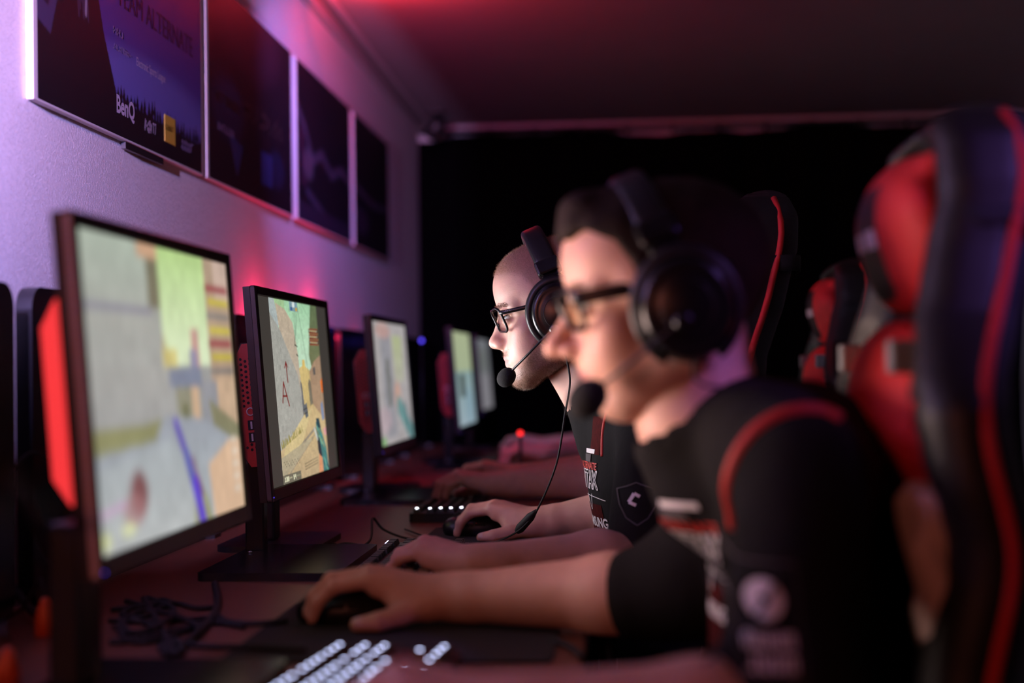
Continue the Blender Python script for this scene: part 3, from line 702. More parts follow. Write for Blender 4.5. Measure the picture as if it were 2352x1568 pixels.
def monitor(x, y0, y1, zb, H, cv, label, tilt=4.2, yaw=0.0, glow=0.0, sy=0.0, gcol=(1, .93, .92)):
    yc = (y0+y1)/2; w = y1-y0
    t = thing('monitor', label, 'monitor', (x-.055, yc, DESK), math.radians(yaw))
    T = Matrix.Translation((.055, 0, zb-DESK)) @ Matrix.Rotation(-math.radians(tilt), 4, 'Y')
    b = .0145; d = .009
    bm = bmesh.new()
    for lo, hi in (((-d, -w/2, 0), (0, -w/2+b, H)), ((-d, w/2-b, 0), (0, w/2, H)), ((-d, -w/2+b, H-b), (0, w/2-b, H)), ((-d, -w/2+b, 0), (0, w/2-b, b+.006))):
        add_box(bm, lo, hi, .0015, 1, T)
    bm_obj('bezel', bm, 'bezel', t)
    bm = bmesh.new(); add_box(bm, (-d+.001, -w/2-.0012, .004), (-.001, -w/2, H-.004), 0, 1, T); bm_obj('side_strip', bm, 'edge' if sy else 'edge_shaded', t)
    bm = bmesh.new(); add_box(bm, (-.020, -w/2, .001), (-d, w/2, H-.001), 0, 1, T); add_box(bm, (-.046, -.045, .06), (-.020, .045, H-.12), .004, 2, T)
    bm_obj('rear_housing', bm, 'black', t)
    s = picture('screen', cv, (-.004, -w/2+b, H-b), (0, 1, 0), (0, 0, -1), w-2*b, H-2*b-.006, 'screen', t)
    s.matrix_parent_inverse = T
    if sy: box('stand_column', (-.010, sy-.03, .0125), (.020, sy+.02, zb-DESK+.050), 'black', t, .004)
    else:
        box('stand_column', (-.030, -.022, .01), (-.006, .022, zb-DESK+.12), 'black', t, .004)
        bm = bmesh.new(); add_prism(bm, rrect(.18, .22, .03), 0, .010); bm_obj('stand_foot', bm, 'black', t)
    bm = bmesh.new(); add_box(bm, (-.001, -w/2+.008, .0065), (.0006, -w/2+.011, .0085), 0, 1, T); bm_obj('status_light', bm, 'led_dim', t)
    if glow:
        p = Matrix.Translation(t.location) @ Matrix.Rotation(math.radians(yaw), 4, 'Z') @ T @ Vector((.006, 0, H/2)); q = p+Vector((1, 0, .25))
        area('monitor_glow', p, q, w*.9, H*.9, glow, gcol, 80)
    return t
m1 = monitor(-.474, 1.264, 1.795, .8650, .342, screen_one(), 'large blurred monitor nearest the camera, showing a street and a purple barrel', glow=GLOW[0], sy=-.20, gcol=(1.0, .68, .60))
m2 = monitor(-.545, 2.19, 2.745, .849, .342, screen_two(), 'sharp monitor showing a red letter A and arrow on a white wall', glow=GLOW[1], gcol=(1.0, .93, .98))
m3 = monitor(-.560, 3.31, 3.86, .852, .335, screen_three(), 'third monitor from the camera, greyish picture with a teal corner', glow=GLOW[2])
m4 = monitor(-.495, 4.36, 4.90, .852, .335, screen_four(), 'fourth monitor from the camera, pale green and grey picture', glow=GLOW[3])
m5 = monitor(-.505, 5.18, 5.66, .88, .30, screen_five(), 'farthest monitor, a dim grey sliver behind the fourth one')

# ------------------------------------------------------------------ red mini computers on their stands
def mini_pc(x, y, zb, label, lit=False, yb=None):
    yb = yb if yb is not None else y-.02
    t = thing('mini_computer', label, 'computer', (x, y, DESK)); z0 = zb-DESK; H = .205; D = .038; dep = .165
    T = Matrix.Translation((0, 0, z0)) @ Matrix.Rotation(-math.radians(4.2), 4, 'Y')
    R_ = Matrix(((1, 0, 0, 0), (0, 0, 1, 0), (0, 1, 0, 0), (0, 0, 0, 1)))     # prism axis -> y
    def hexa(g): return [(-D/2+g+.016, g*.6), (D/2-g, g*.6), (D/2-g, H-g*.6), (-D/2+g+.016, H-g*.6), (-D/2+g, H-.028-g*.2), (-D/2+g, .028+g*.2)]
    bm = bmesh.new(); add_prism(bm, hexa(0), .002, dep, T @ R_); bmesh.ops.recalc_face_normals(bm, faces=bm.faces); bm_obj('case', bm, 'gloss', t)
    bm = bmesh.new(); add_prism(bm, hexa(.003), -.004, .002, T @ R_); bmesh.ops.recalc_face_normals(bm, faces=bm.faces); bm_obj('front_panel', bm, 'red_glow' if lit else 'red_case', t)
    if not lit:
        for lower in (False, True):
          bm = bmesh.new()
          for i in range(4):
            for j in range(18):
                if (i == 0 and (j < 1 or j > 16)): continue
                z = .030+.0085*j+(.0037 if i % 2 else 0)
                if .045 < z+.006 < .105 or (z < .05) != lower: continue
                add_lathe(bm, [(.0024, -.0046), (.0024, -.0041)], 8, T @ Matrix.Translation((-.0115+.0075*i, 0, z)) @ Matrix.Translation((0, -.0, 0)) @ Matrix.Rotation(PI/2, 4, 'X') @ Matrix.Diagonal((1, 1, -1, 1)))
          bmesh.ops.recalc_face_normals(bm, faces=bm.faces); bm_obj('vent_holes', bm, 'rubber', t)
        bm = bmesh.new(); add_tube(bm, [T @ Vector((.006+.006*math.cos(a), -.005, .092+.006*math.sin(a))) for a in np.linspace(0, 2*PI, 20)[:-1]], .0012, 6, True); bm_obj('power_button', bm, 'white_print', t)
        for z in (.070, .050):
            bm = bmesh.new(); add_box(bm, (.000, -.0055, z-.008), (.012, -.0038, z+.008), .0005, 1, T); p = bm_obj('usb_port', bm, 'rubber', t)
            bm = bmesh.new(); add_box(bm, (.0045, -.0062, z-.006), (.0075, -.0050, z+.006), 0, 1, T); bm_obj('port_tongue', bm, 'white_print', p)
    box('stand_column', (-.016, .01, .010), (.016, .035, z0+.01), 'gloss', t, .003)
    bm = bmesh.new(); add_prism(bm, rrect(.21, .34, .012), 0, .012, Matrix.Translation((.085, -.08, 0))); bm_obj('stand_base', bm, 'gloss', t)
    bm = bmesh.new(); add_lathe(bm, [(.004, 0), (.004, .002), (.002, .003)], 12, Matrix.Translation((.0, -.02, .012))); bm_obj('screw', bm, 'steel', t)
    return t
mini_pc(-.532, 1.345, .925, 'mini computer with a glowing red front behind the nearest monitor', True)
mini_pc(-.602, 2.285, .897, 'red mini computer with vent holes and two usb ports behind the sharp monitor')
mini_pc(-.617, 3.42, .900, 'dim red mini computer beside the third monitor')
mini_pc(-.552, 4.50, .900, 'dim red mini computer beside the fourth monitor')

# small blue lights on the far desk screens
for (px, py, y, l) in ((851, 752, 3.95, 'small round blue light left of the third monitor'), (968, 782, 4.6, 'small blue light right of the third monitor, behind its edge')):
    p = PY(px, py, y); t = thing('status_lamp', l, 'light', (p.x, p.y, DESK))
    tube('lamp_post', [(0, 0, 0), (0, 0, p.z-DESK)], .0018, 'black', t, 6)
    bm = bmesh.new(); bmesh.ops.create_uvsphere(bm, u_segments=10, v_segments=8, radius=.006, matrix=Matrix.Translation((0, 0, p.z-DESK))); bm_obj('lamp', bm, 'led_blue', t)

# ------------------------------------------------------------------ mouse mats, mice, keyboards
def mat_pad(x0, x1, y0, y1, label, rz=0.0):
    t = bmesh.new(); add_prism(t, rrect(x1-x0, y1-y0, .015), 0, .003)
    o = bm_obj('mouse_mat', t, 'cloth_pad'); o.location = ((x0+x1)/2, (y0+y1)/2, DESK); o.rotation_euler = (0, 0, rz)
    return tag(o, label, 'mouse mat')
mat_pad(-.425, -.075, 1.465, 1.84, 'black cloth mouse mat in the foreground under the nearest mouse')
mat_pad(-.355, -.06, 2.36, 2.70, 'black mouse mat under the hand of the man with the cropped hair')
mat_pad(-.33, -.05, 3.24, 3.56, 'black mouse mat of the third player, beyond his lit keyboard')

def mouse(loc, rz, label):
    t = thing('computer_mouse', label, 'mouse', loc, rz)
    F = Field((-.07, -.045, -.01), (.07, .045, .05), .0022)
    F.ell((0, 0, .012), (.060, .031, .026), .004); F.ell((.012, 0, .016), (.045, .029, .024), .01); F.cone((-.04, -.012, .012), (-.04, .012, .012), .014, .014, .01)
    F.expr(lambda x, y, z: (0*x+0*y+z), .002, 'sub')
    co, fa = F.mesh(); me = mesh_np('shell', co, fa, True); link('shell', me, 'black', t)
    bm = bmesh.new(); add_lathe(bm, [(.009, -.0035), (.0105, -.002), (.0105, .002), (.009, .0035)], 16, Matrix.Translation((-.030, 0, .030)) @ Matrix.Rotation(PI/2, 4, 'X')); bm_obj('scroll_wheel', bm, 'rubber', t)
    for x in (-.008, .014): box('side_button', (x-.009, -.0325, .018), (x+.009, -.0290, .024), 'gloss', t, .001)
    return t
MZ = DESK+.0035
mz1 = mouse((-.335, 1.700, MZ), .10, 'black mouse under the right hand of the foreground player')
mz2 = dup(mz1, (-.268, 2.575, MZ), -.05, 'black mouse under the hand of the man with the cropped hair')
mz3 = dup(mz1, (-.30, 3.40, MZ), 0, 'dark mouse under the right hand of the third player')

def keycap(w, lit):
    bm = bmesh.new(); q = .0082; s = .0062; hx = .0082; sx = .0062; g = w*.0095-.0013
    a = [bm.verts.new(p) for p in ((-q, -g, 0), (q, -g, 0), (q, g, 0), (-q, g, 0))]
    b = [bm.verts.new(p) for p in ((-s, -g+.002, .0085), (s, -g+.002, .0085), (s, g-.002, .0085), (-s, g-.002, .0085))]
    bm.faces.new(b)
    for i in range(4): bm.faces.new((a[i], a[(i+1) % 4], b[(i+1) % 4], b[i]))
    bmesh.ops.bevel(bm, geom=bm.edges[:], offset=.0006, segments=1, affect='EDGES')
    if lit:
        for (cx, cy, r) in ((-.0010, 0, .0025),):
            v = [bm.verts.new((cx+r*1.0*math.cos(k*PI/4), cy+r*1.0*math.sin(k*PI/4), .0088)) for k in range(8)]
            f = bm.faces.new(v); f.material_index = 1
    me = bpy.data.meshes.new('key'); bm.to_mesh(me); bm.free(); me.materials.append(M['black']); me.materials.append(M[lit if lit else 'black']); return me
ROWS = [[1, -1, 1, 1, 1, 1, -.5, 1, 1, 1, 1, -.5, 1, 1, 1, 1, -.25, 1, 1, 1],
        [1]*13+[2, -.25, 1, 1, 1], [1.5]+[1]*12+[1.5, -.25, 1, 1, 1], [1.75]+[1]*11+[2.25], [2.25]+[1]*10+[2.75, -1.25, 1], [1.25, 1.25, 1.25, 6.25, 1.25, 1.25, 1.25, 1.25, -.25, 1, 1, 1]]
_kc = {}
def keyboard(loc, rz, label, lit=None, lit_rows=None):
    t = thing('keyboard', label, 'keyboard', loc, rz); W2 = .180; u = .019
    bm = bmesh.new()
    add_prism(bm, rrect(.138, .362, .008), 0, .018); bm_obj('case', bm, 'black', t)
    n = 0
    for r, row in enumerate(ROWS):
        y = -W2+.006
        for k in row:
            if k < 0: y += -k*u; continue
            L = lit if (lit and (lit_rows is None or lit_rows(r, (y+W2)/u))) else None
            key = (k, L)
            if key not in _kc: _kc[key] = keycap(k, L)
            o = bpy.data.objects.new('key', _kc[key]); COL.objects.link(o); o.parent = t
            o.location = (-.054+r*.0205+(.006 if r else 0), y+k*u/2, .0175); y += k*u; n += 1
    return t
kbd1 = keyboard((-.250, 1.262, DESK+.001), -.10, 'black keyboard with glowing white keys at the bottom of the photo', 'led_white')
kbd2 = keyboard((-.318, 2.155, DESK+.001), .02, 'unlit black keyboard under the left hand of the man with the cropped hair')
for k in range(3):
    bm = bmesh.new(); bmesh.ops.create_uvsphere(bm, u_segments=8, v_segments=6, radius=.0028, matrix=Matrix.Translation((-.064, .148+.011*k, .020))); bm_obj('lock_light', bm, 'led_violet', kbd2)
kbd3 = keyboard((-.355, 2.985, DESK+.001), .0, 'keyboard of the third player with a row of glowing white keys', 'led_bright', lambda r, c: c < 1.2)

# ------------------------------------------------------------------ cables
def cable(px, label, r=.0030, y=None, z=DESK+.0035, cat='cable', lifts=None, material='rubber'):
    pts = []
    for i, p in enumerate(px):
        zz = z+(lifts[i] if lifts else 0); pts.append(PZ(p[0], p[1], zz) if len(p) == 2 else PY(*p))
    o = tube('cable', smooth_path(pts, 7), r*1.25, material); return tag(o, label, cat)
cable([(494, 1340), (500, 1390), (470, 1440), (430, 1476), (400, 1490)], 'thick black cable bending down from the second computer to the tangle', .0042)
cable([(500, 1378), (498, 1410), (530, 1428), (590, 1432), (660, 1425)], 'black cable curling from the thick one onto the mouse mat', .0028, lifts=[0, 0, 0, .002, .004])
cable([(255, 1400), (330, 1392), (400, 1384), (450, 1396), (492, 1394)], 'thin cable arching behind the tangle under the nearest monitor', .0026)
cable([(250, 1475), (300, 1470), (350, 1440), (290, 1420), (275, 1440), (290, 1470), (350, 1472), (420, 1450), (480, 1425)], 'looped cable at the left of the tangle under the nearest monitor', .0030)
cable([(330, 1375), (350, 1405), (380, 1460), (400, 1500), (420, 1492), (400, 1470), (370, 1485), (390, 1505)], 'cable with a small loop at the bottom of the tangle', .0036)
cable([(400, 1476), (470, 1484), (560, 1486), (640, 1488), (700, 1492)], 'straight dark cable running onto the foreground mouse mat', .0028, lifts=[0, 0, .002, .004, .004])
cable([(250, 1425), (330, 1428), (400, 1425), (475, 1418)], 'dark cable lying straight across the tangle', .0026)
cable([(300, 1395), (280, 1412), (320, 1418), (360, 1400), (390, 1385), (370, 1378), (330, 1390), (290, 1380)], 'bundled cable coil under the nearest monitor', .0030)
cable([(700, 1240), (740, 1262), (790, 1250), (830, 1255), (860, 1262)], 'keyboard cable running behind the unlit keyboard', .0032)
cable([(740, 1262), (760, 1248), (810, 1260), (850, 1240), (856, 1190), (880, 1215), (930, 1235), (1000, 1245)], 'thin cable arching up between the second and third seats', .0018, lifts=[0, 0, 0, .01, .03, .01, 0, 0])
cable([(1262, 1470), (1290, 1476), (1320, 1492), (1340, 1510)], 'cable over the front edge of the desk beside the foreground mat', .0030)
cable([(24, 1090), (60, 1150), (110, 1270), (150, 1360), (200, 1440)], 'black cable hanging down at the left in front of the purple wall', .0035, lifts=[.25, .2, .1, .03, 0])
cable([(24, 1340), (70, 1400), (130, 1450), (200, 1470)], 'black cable at the lower left corner', .0042, lifts=[.03, .01, 0, 0])
cable([(20, 1090, 1.70), (70, 1040, 1.75), (120, 1060, 1.78)], 'thin cable crossing in front of the purple gap at the left', .0018)
for (px, py, y, h, l) in ((104, 1440, 1.62, .045, 'orange plug standing behind the nearest monitor stand'), (18, 1568, 1.35, .040, 'orange pointed plug in the lower left corner')):
    p = PY(px, py, y); t = thing('orange_plug', l, 'plug', (p.x, p.y, DESK))
    bm = bmesh.new(); add_lathe(bm, [(.012, 0), (.012, h*.5), (.006, h*.9), (.003, h)], 14); bm_obj('plug_body', bm, 'orange', t)
    tube('plug_cord', [(0, 0, h), (-.01, .01, h+.02), (-.04, .03, h*.6), (-.08, .05, .004)], .0025, 'rubber', t)

cable([(262, 1440), (330, 1462), (420, 1442), (500, 1430), (560, 1440)], 'dark cable wandering across the front of the tangle', .0026)
cable([(340, 1372), (400, 1400), (360, 1440), (300, 1452), (285, 1425), (330, 1402), (400, 1412), (455, 1440), (440, 1470)], 'cable looped twice through the middle of the tangle', .0028, lifts=[0, .004, .006, .004, .002, 0, .004, .006, 0])
cable([(640, 1240), (660, 1256), (700, 1262), (690, 1240), (660, 1228)], 'cable curled at the foot of the sharp monitor', .0030)
# red light of a distant mouse
p = PY(1195, 995, 3.72)
t = thing('red_desk_light', 'round red light between the far hands', 'light', (p.x, p.y, DESK))
bm = bmesh.new(); add_lathe(bm, [(.022, 0), (.022, .004), (.006, .010), (.004, p.z-DESK)], 16); bm_obj('light_stem', bm, 'black', t)
bm = bmesh.new(); bmesh.ops.create_uvsphere(bm, u_segments=12, v_segments=8, radius=.0075, matrix=Matrix.Translation((0, 0, p.z-DESK))); bm_obj('light_dome', bm, 'led_red', t)

# ------------------------------------------------------------------ people
def skin_obj(name, co, fa, tint, parent):
    me = mesh_np(name, co, fa, True); at = me.color_attributes.new('tint', 'FLOAT_COLOR', 'POINT')
    c = np.ones((len(co), 4), np.float32); c[:, :3] = tint; at.data.foreach_set('color', c.ravel())
    return link(name, me, 'skin', parent)

def head_field(h, chin=0.0, nose=0.0, fat=0.0, crown=0.0):
    """x forward, y to the wearer's left, z up, origin between the ears at eye height"""
    F = Field((-.125, -.095, -.215), (.150, .095, .150), h)
    F.ell((-.012, 0, .034-crown/2), (.098, .077, .087-crown/2), .01)
    F.ell((.030, 0, .030), (.064, .065, .066), .02); F.ell((.040, 0, .052), (.050, .056, .046), .03)
    F.ell((.028, 0, -.045), (.058, .055+fat, .062), .03)                 # face
    F.cone((.052, -.026, -.055), (.052, .026, -.055), .032, .032, .02)
    for s in (-1, 1):
        F.ell((.006, s*.050, -.055), (.030, .020, .030), .02)
        F.cone((-.012, s*.056, -.058), (.062, s*.022, -.098), .015+fat, .015, .026)     # jaw
        F.cone((-.012, s*.060, -.020), (-.012, s*.056, -.058), .014, .014, .022)
        F.ell((.055, s*.044, -.028), (.021, .020, .018), .022)             # cheekbone
        F.ell((.052, s*.033, -.055), (.026, .021, .022), .022)
        F.cone((.082, s*.013, .016), (.066, s*.046, .017), .011, .010, .012)  # brow ridge
        F.cone((.03, s*.062, .015), (-.01, s*.068, .0), .012, .012, .02)
    F.ell((.070, 0, -.104+chin), (.023, .024, .018), .018)             # chin
    F.ell((.075, 0, -.068), (.020, .029, .020), .018)                    # muzzle
    for s in (-1, 1):
        F.ell((.097, s*.032, -.001), (.019, .018, .0125), .014, None, 'sub')  # eye sockets
    F.cone((.074, 0, -.002), (.084, 0, -.042), .0120, .0150, .014)
    F.cone((.088, 0, .004), (.106+nose, 0, -.033), .0068, .0085, .012)   # bridge
    F.ell((.108+nose, 0, -.040), (.0115, .0110, .0095), .009)            # tip
    for s in (-1, 1): F.ell((.099, s*.0120, -.044), (.0120, .0072, .0080), .006)
    F.cone((.098, 0, -.046), (.088, 0, -.055), .006, .006, .006)
    for s in (-1, 1): F.ell((.103, s*.0064, -.0505), (.0055, .0030, .0040), .002, None, 'sub')  # nostrils
    for s in (-1, 1):                                                    # lips
        F.cone((.0925, s*.003, -.0670), (.0835, s*.026, -.0715), .0052, .0028, .006)
        F.cone((.0905, s*.002, -.0775), (.0830, s*.025, -.0735), .0056, .0028, .006)
    for s in (-1, 1): F.cone((.1005, 0, -.0722), (.090, s*.026, -.0726), .0022, .0012, .0015, 'sub')
    for s in (-1, 1):                                                    # eyelids round the eyeball
        F.ell((.0800, s*.0315, .0050), (.0140, .0165, .0095), .005); F.ell((.0790, s*.0315, -.0085), (.0135, .0155, .0070), .006)
        F.cone((.094, s*.022, -.0008), (.080, s*.046, -.0008), .0040, .0034, .002, 'sub')
    for s in (-1, 1):                                                    # ears
        F.ell((-.012, s*.080, -.008), (.020, .006, .031), .006, ((.97, s*.22, -.1), (-s*.22, .97, 0), (.1, 0, .99)))
        F.ell((-.008, s*.086, -.006), (.010, .005, .016), .004, None, 'sub')
        F.ell((-.006, s*.078, -.038), (.008, .005, .009), .006)
    return F

def head_tint(co, skin, lips, beard=None, scalp=None):
    x, y, z = co.T; t = np.tile(np.array(skin, float), (len(co), 1))
    def mix(w, c): nonlocal t; w = np.clip(w, 0, 1)[:, None]; t = t*(1-w)+np.array(c)*w
    lz = -.0725; wl = np.clip(1-(np.abs(z-lz)/.0100)**4, 0, 1)*np.clip(1-(np.abs(y)/.024)**4, 0, 1)*(x > .084)
    nosew = np.exp(-((x-.112)**2/.018**2+(z+.042)**2/.014**2+y**2/.02**2)); mix(nosew*.35, [skin[0], skin[1]*.62, skin[2]*.6])
    ch = np.exp(-((z+.035)**2/.02**2+(np.abs(y)-.045)**2/.02**2))*(x > .03); mix(ch*.25, [skin[0], skin[1]*.66, skin[2]*.66])
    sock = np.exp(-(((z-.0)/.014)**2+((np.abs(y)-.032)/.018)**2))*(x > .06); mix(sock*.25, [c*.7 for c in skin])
    if beard is not None:
        w = beard_w(co); n = RNG.random(len(co)); mix(w*(.50+.38*n), beard)
    mix(wl*.9, lips)
    if scalp is not None:
        n = RNG.random(len(co)); mix(scalp_w(co)*(.42+.25*n), [.36, .20, .13])
    return t
def scalp_w(co):
    x, y, z = co.T
    line = np.interp(x, [-.12, -.045, -.028, -.02, .010, .018, .034, .050, .070, .095, .13], [-.070, -.068, -.055, .006, .004, -.030, .034, .056, .060, .060, .060])
    return np.clip((z-line)/.012, 0, 1)
def beard_w(co):
    x, y, z = co.T
    edge = np.interp(x, [-.04, 0, .038, .066, .080, .12], [.0, -.012, -.034, -.074, -.083, -.083])   # beard rises towards the ear
    w = np.clip((edge-z)/.010, 0, 1)*np.clip((z+.135)/.012, 0, 1)*(x > -.035)
    must = np.exp(-((z+.0605)/.0062)**4-(y/.027)**4)*(x > .076)
    w = np.where((z > -.060) & (x > .082), 0, w)
    w = np.maximum(w, must*.9); gap = (np.abs(y) < .009)*(z < -.079)*(z > -.088)
    lip = (np.abs(z+.0725) < .0085)*(np.abs(y) < .025)*(x > .084)
    return w*(1-.3*gap)*(1-lip)

def bristles(name, co, nrm, wts, count, length, width, material, parent, down=.35, rnd=.5):
    p = wts/wts.sum(); idx = RNG.choice(len(co), count, p=p)
    c = co[idx]+RNG.normal(0, .0010, (count, 3)); n = nrm[idx]; d = n+RNG.normal(0, rnd, (count, 3))+np.array([-.1, 0, -down]); d /= np.linalg.norm(d, axis=1)[:, None]
    c -= n*.0008
    s = np.cross(d, RNG.normal(0, 1, (count, 3))); s /= np.linalg.norm(s, axis=1)[:, None]
    L = (length*RNG.uniform(.5, 1.1, count))[:, None]; v = np.stack([c-s*width, c+s*width, c+d*L], 1).reshape(-1, 3)
    fa = np.arange(count*3).reshape(-1, 3); me = mesh_np(name, v, fa); return link(name, me, material, parent)
def normals_of(co, fa):
    a = co[fa[:, 2]]-co[fa[:, 0]]; b = co[fa[:, 3]]-co[fa[:, 1]]; n = np.cross(a, b); N = np.zeros_like(co)
    for k in range(4): np.add.at(N, fa[:, k], n)
    return N/(np.linalg.norm(N, axis=1)[:, None]+1e-12)

def arm_field(sh, el, wr, hf, side, curl, h=.0030, r=(.046, .043, .027), spread=1.0, thumb=None, up=(0, 0, 1), desk=None):
    """one arm with its hand. hf: pointing direction of the hand, side: +1 thumb towards +thumb axis"""
    sh, el, wr = Vector(sh), Vector(el), Vector(wr); f = Vector(hf).normalized(); u = Vector(up); u = (u-f*u.dot(f)).normalized(); s = u.cross(f)*side
    pts = [sh, el, wr, wr+f*.19+s*.07, wr+f*.19-s*.06, wr-u*.05, wr+u*.06, wr+s*.09]
    lo = [min(p[i] for p in pts)-.06 for i in range(3)]; hi = [max(p[i] for p in pts)+.06 for i in range(3)]
    F = Field(lo, hi, h)
    def W_(a, b, c): return wr+f*a+s*b+u*c
    fa_ = (wr-el)
    F.cone(sh, el, .043, r[1]*.92, .01); m = el+fa_*.30
    F.cone(el, m, r[1], r[0], .02); F.cone(m+u*.004, wr-fa_*.02, r[0]*.96, r[2], .02)
    F.cone(wr-fa_*.10+s*.006, W_(.01, .007, .001), r[2]*.88, r[2]*.80, .015); F.cone(wr-fa_*.10-s*.006, W_(.01, -.009, .001), r[2]*.88, r[2]*.78, .015)
    MC = [(.088, .027, .022), (.091, .008, .026), (.085, -.010, .023), (.075, -.027, .017)]
    RR = [(.0102, .0090, .0080, .0068), (.0104, .0092, .0082, .0070), (.0098, .0087, .0077, .0066), (.0088, .0077, .0068, .0060)]
    LL = [(.043, .026, .020), (.047, .029, .021), (.043, .027, .020), (.034, .020, .018)]
    for i, (a, b, c) in enumerate(MC):
        F.cone(W_(.006, b*.55, .002), W_(a, b, c), .0165, .0118, .012)
        F.cone(W_(.02, b*.7, -.006), W_(a-.008, b, c-.012), .012, .0085, .010)
    F.ell(W_(.040, 0, .004), (.04, .04, .04), .001) if False else None
    F.cone(W_(.02, .020, -.006), W_(.052, .030, -.004), .018, .012, .014)      # ball of the thumb
    tips = []
    for i, (a, b, c) in enumerate(MC):
        p = W_(a, b, c); yaw = (.10, .03, -.04, -.12)[i]*spread; cu = curl[i]; ang = 0
        for j in range(3):
            ang += cu[j]; d = (f*math.cos(math.radians(ang))-u*math.sin(math.radians(ang))); d = (d+s*yaw*math.cos(math.radians(ang))).normalized()
            q = p+d*LL[i][j]; F.cone(p, q, RR[i][j], RR[i][j+1], .0035)
            if j < 2: F.cone(q, q, RR[i][j+1]*1.05, RR[i][j+1]*1.05, .003)
            p = q
        nrm = (u*math.cos(math.radians(ang))+f*math.sin(math.radians(ang))); tips.append((p+nrm*RR[i][3]*.72-d*.004, d, nrm, RR[i][3]))
    T = thumb or [(.018, .020, -.008), (.050, .042, -.012), (.078, .056, -.016), (.102, .060, -.020)]
    TR = (.0150, .0125, .0112, .0088); P = [W_(*q) for q in T]
    for j in range(3): F.cone(P[j], P[j+1], TR[j], TR[j+1], .006 if j == 0 else .0035)
    d = (P[3]-P[2]).normalized(); nn = (u*.6+s*.8); nn = (nn-d*nn.dot(d)).normalized(); tips.append((P[3]+nn*TR[3]*.72-d*.003, d, nn, TR[3]))
    if desk is not None: F.expr(lambda x, y, z: (0*x+0*y+z)-desk, .003, 'sub')
    return F, tips
def nails(tips, parent):
    for (p, d, n, r) in tips:
        bm = bmesh.new(); s = d.cross(n).normalized(); Mx = Matrix(((d.x, s.x, n.x, p.x), (d.y, s.y, n.y, p.y), (d.z, s.z, n.z, p.z), (0, 0, 0, 1)))
        bmesh.ops.create_uvsphere(bm, u_segments=12, v_segments=8, radius=1.0, matrix=Mx @ Matrix.Diagonal((r*.85, r*.70, r*.40, 1)))
        o = bm_obj('fingernail', bm, 'nail', None, True); to_world(o, parent)

def jersey_field(c, h=.0075):
    """c: dict with neck, chest, belly, hip, shoulders and elbows in world coordinates"""
    lo = [min(p[i] for p in c['pts'])-.22 for i in range(3)]; hi = [max(p[i] for p in c['pts'])+.22 for i in range(3)]
    F = Field(lo, hi, h); F.v[:] = .05
    for (p, r) in c['body']: F.ell(p, r, .045)
    for a, b, ra, rb in c['limbs']: F.cone(a, b, ra, rb, .032)
    return F
def fold(F, amp, seed):
    r = np.random.default_rng(seed); x, y, z = F.grid((slice(None),)*3); n = 0
    for k in range(7):
        w = r.normal(0, 1, 3); w = w/np.linalg.norm(w)*r.uniform(22, 60); n = n+np.sin(x*w[0]+y*w[1]+z*w[2]*.6+r.uniform(0, 6)+1.2*np.sin(x*w[1]*.5+z*w[0]*.5))/7
    F.v += (amp*n).astype(np.float32); return F

def bvh(co, fa): return BVHTree.FromPolygons([Vector(p) for p in co], [tuple(int(i) for i in f) for f in fa])
def decal(name, bm, tree, O, U, V, w, h, N, material, parent, lift=.0018, cuts=1, maxd=.5):
    """lays a flat unit-square drawing onto a curved surface, shooting from O along -N"""
    O = Vector(O); U = Vector(U).normalized(); V = Vector(V).normalized(); N = Vector(N).normalized()
    if cuts:
        bmesh.ops.triangulate(bm, faces=bm.faces[:]); bmesh.ops.subdivide_edges(bm, edges=bm.edges[:], cuts=cuts, use_grid_fill=True)
    bad = []
    for v in bm.verts:
        p = O+U*((v.co.x-.5)*w)+V*((v.co.y-.5)*h)
        hit = tree.ray_cast(p+N*.15, -N, maxd)
        if hit[0] is None: bad.append(v)
        else:
            n = hit[1]
            if n.dot(N) < 0: n = -n
            v.co = hit[0]+n*lift
    if bad: bmesh.ops.delete(bm, geom=bad, context='VERTS')
    o = bm_obj(name, bm, material, None); to_world(o, parent); return o
def quad_bm(pts, nu=8, nv=8):
    """unit-square patch of a 4-point outline"""
    bm = bmesh.new(); g = [[bm.verts.new((Vector((*pts[0], 0)).lerp(Vector((*pts[1], 0)), i/nu)).lerp(Vector((*pts[3], 0)).lerp(Vector((*pts[2], 0)), i/nu), j/nv)) for i in range(nu+1)] for j in range(nv+1)]
    for j in range(nv):
        for i in range(nu): bm.faces.new((g[j][i], g[j][i+1], g[j+1][i+1], g[j+1][i]))
    return bm
def stroke_bm(paths, t, asp=1.0):
    bm = bmesh.new()
    for pts in paths:
        for a, b in zip(pts[:-1], pts[1:]):
            a = Vector((*a, 0)); b = Vector((*b, 0)); n = max(1, int((b-a).length/.05)); d = (b-a).normalized(); nn = Vector((-d.y*t, d.x*t*asp, 0))
            for i in range(n):
                p = a.lerp(b, i/n); q = a.lerp(b, (i+1)/n); bm.faces.new([bm.verts.new(p-nn), bm.verts.new(q-nn), bm.verts.new(q+nn), bm.verts.new(p+nn)])
    return bm
def ring_bm(cx, cy, r0, r1, n=24, a0=0, a1=2*PI, mi=0, asp=1):
    bm = bmesh.new(); A = [bm.verts.new((cx+r0*math.cos(a), cy+asp*r0*math.sin(a), 0)) for a in np.linspace(a0, a1, n)]; B = [bm.verts.new((cx+r1*math.cos(a), cy+asp*r1*math.sin(a), 0)) for a in np.linspace(a0, a1, n)]
    for i in range(n-1): bm.faces.new((A[i], A[i+1], B[i+1], B[i]))
    return bm
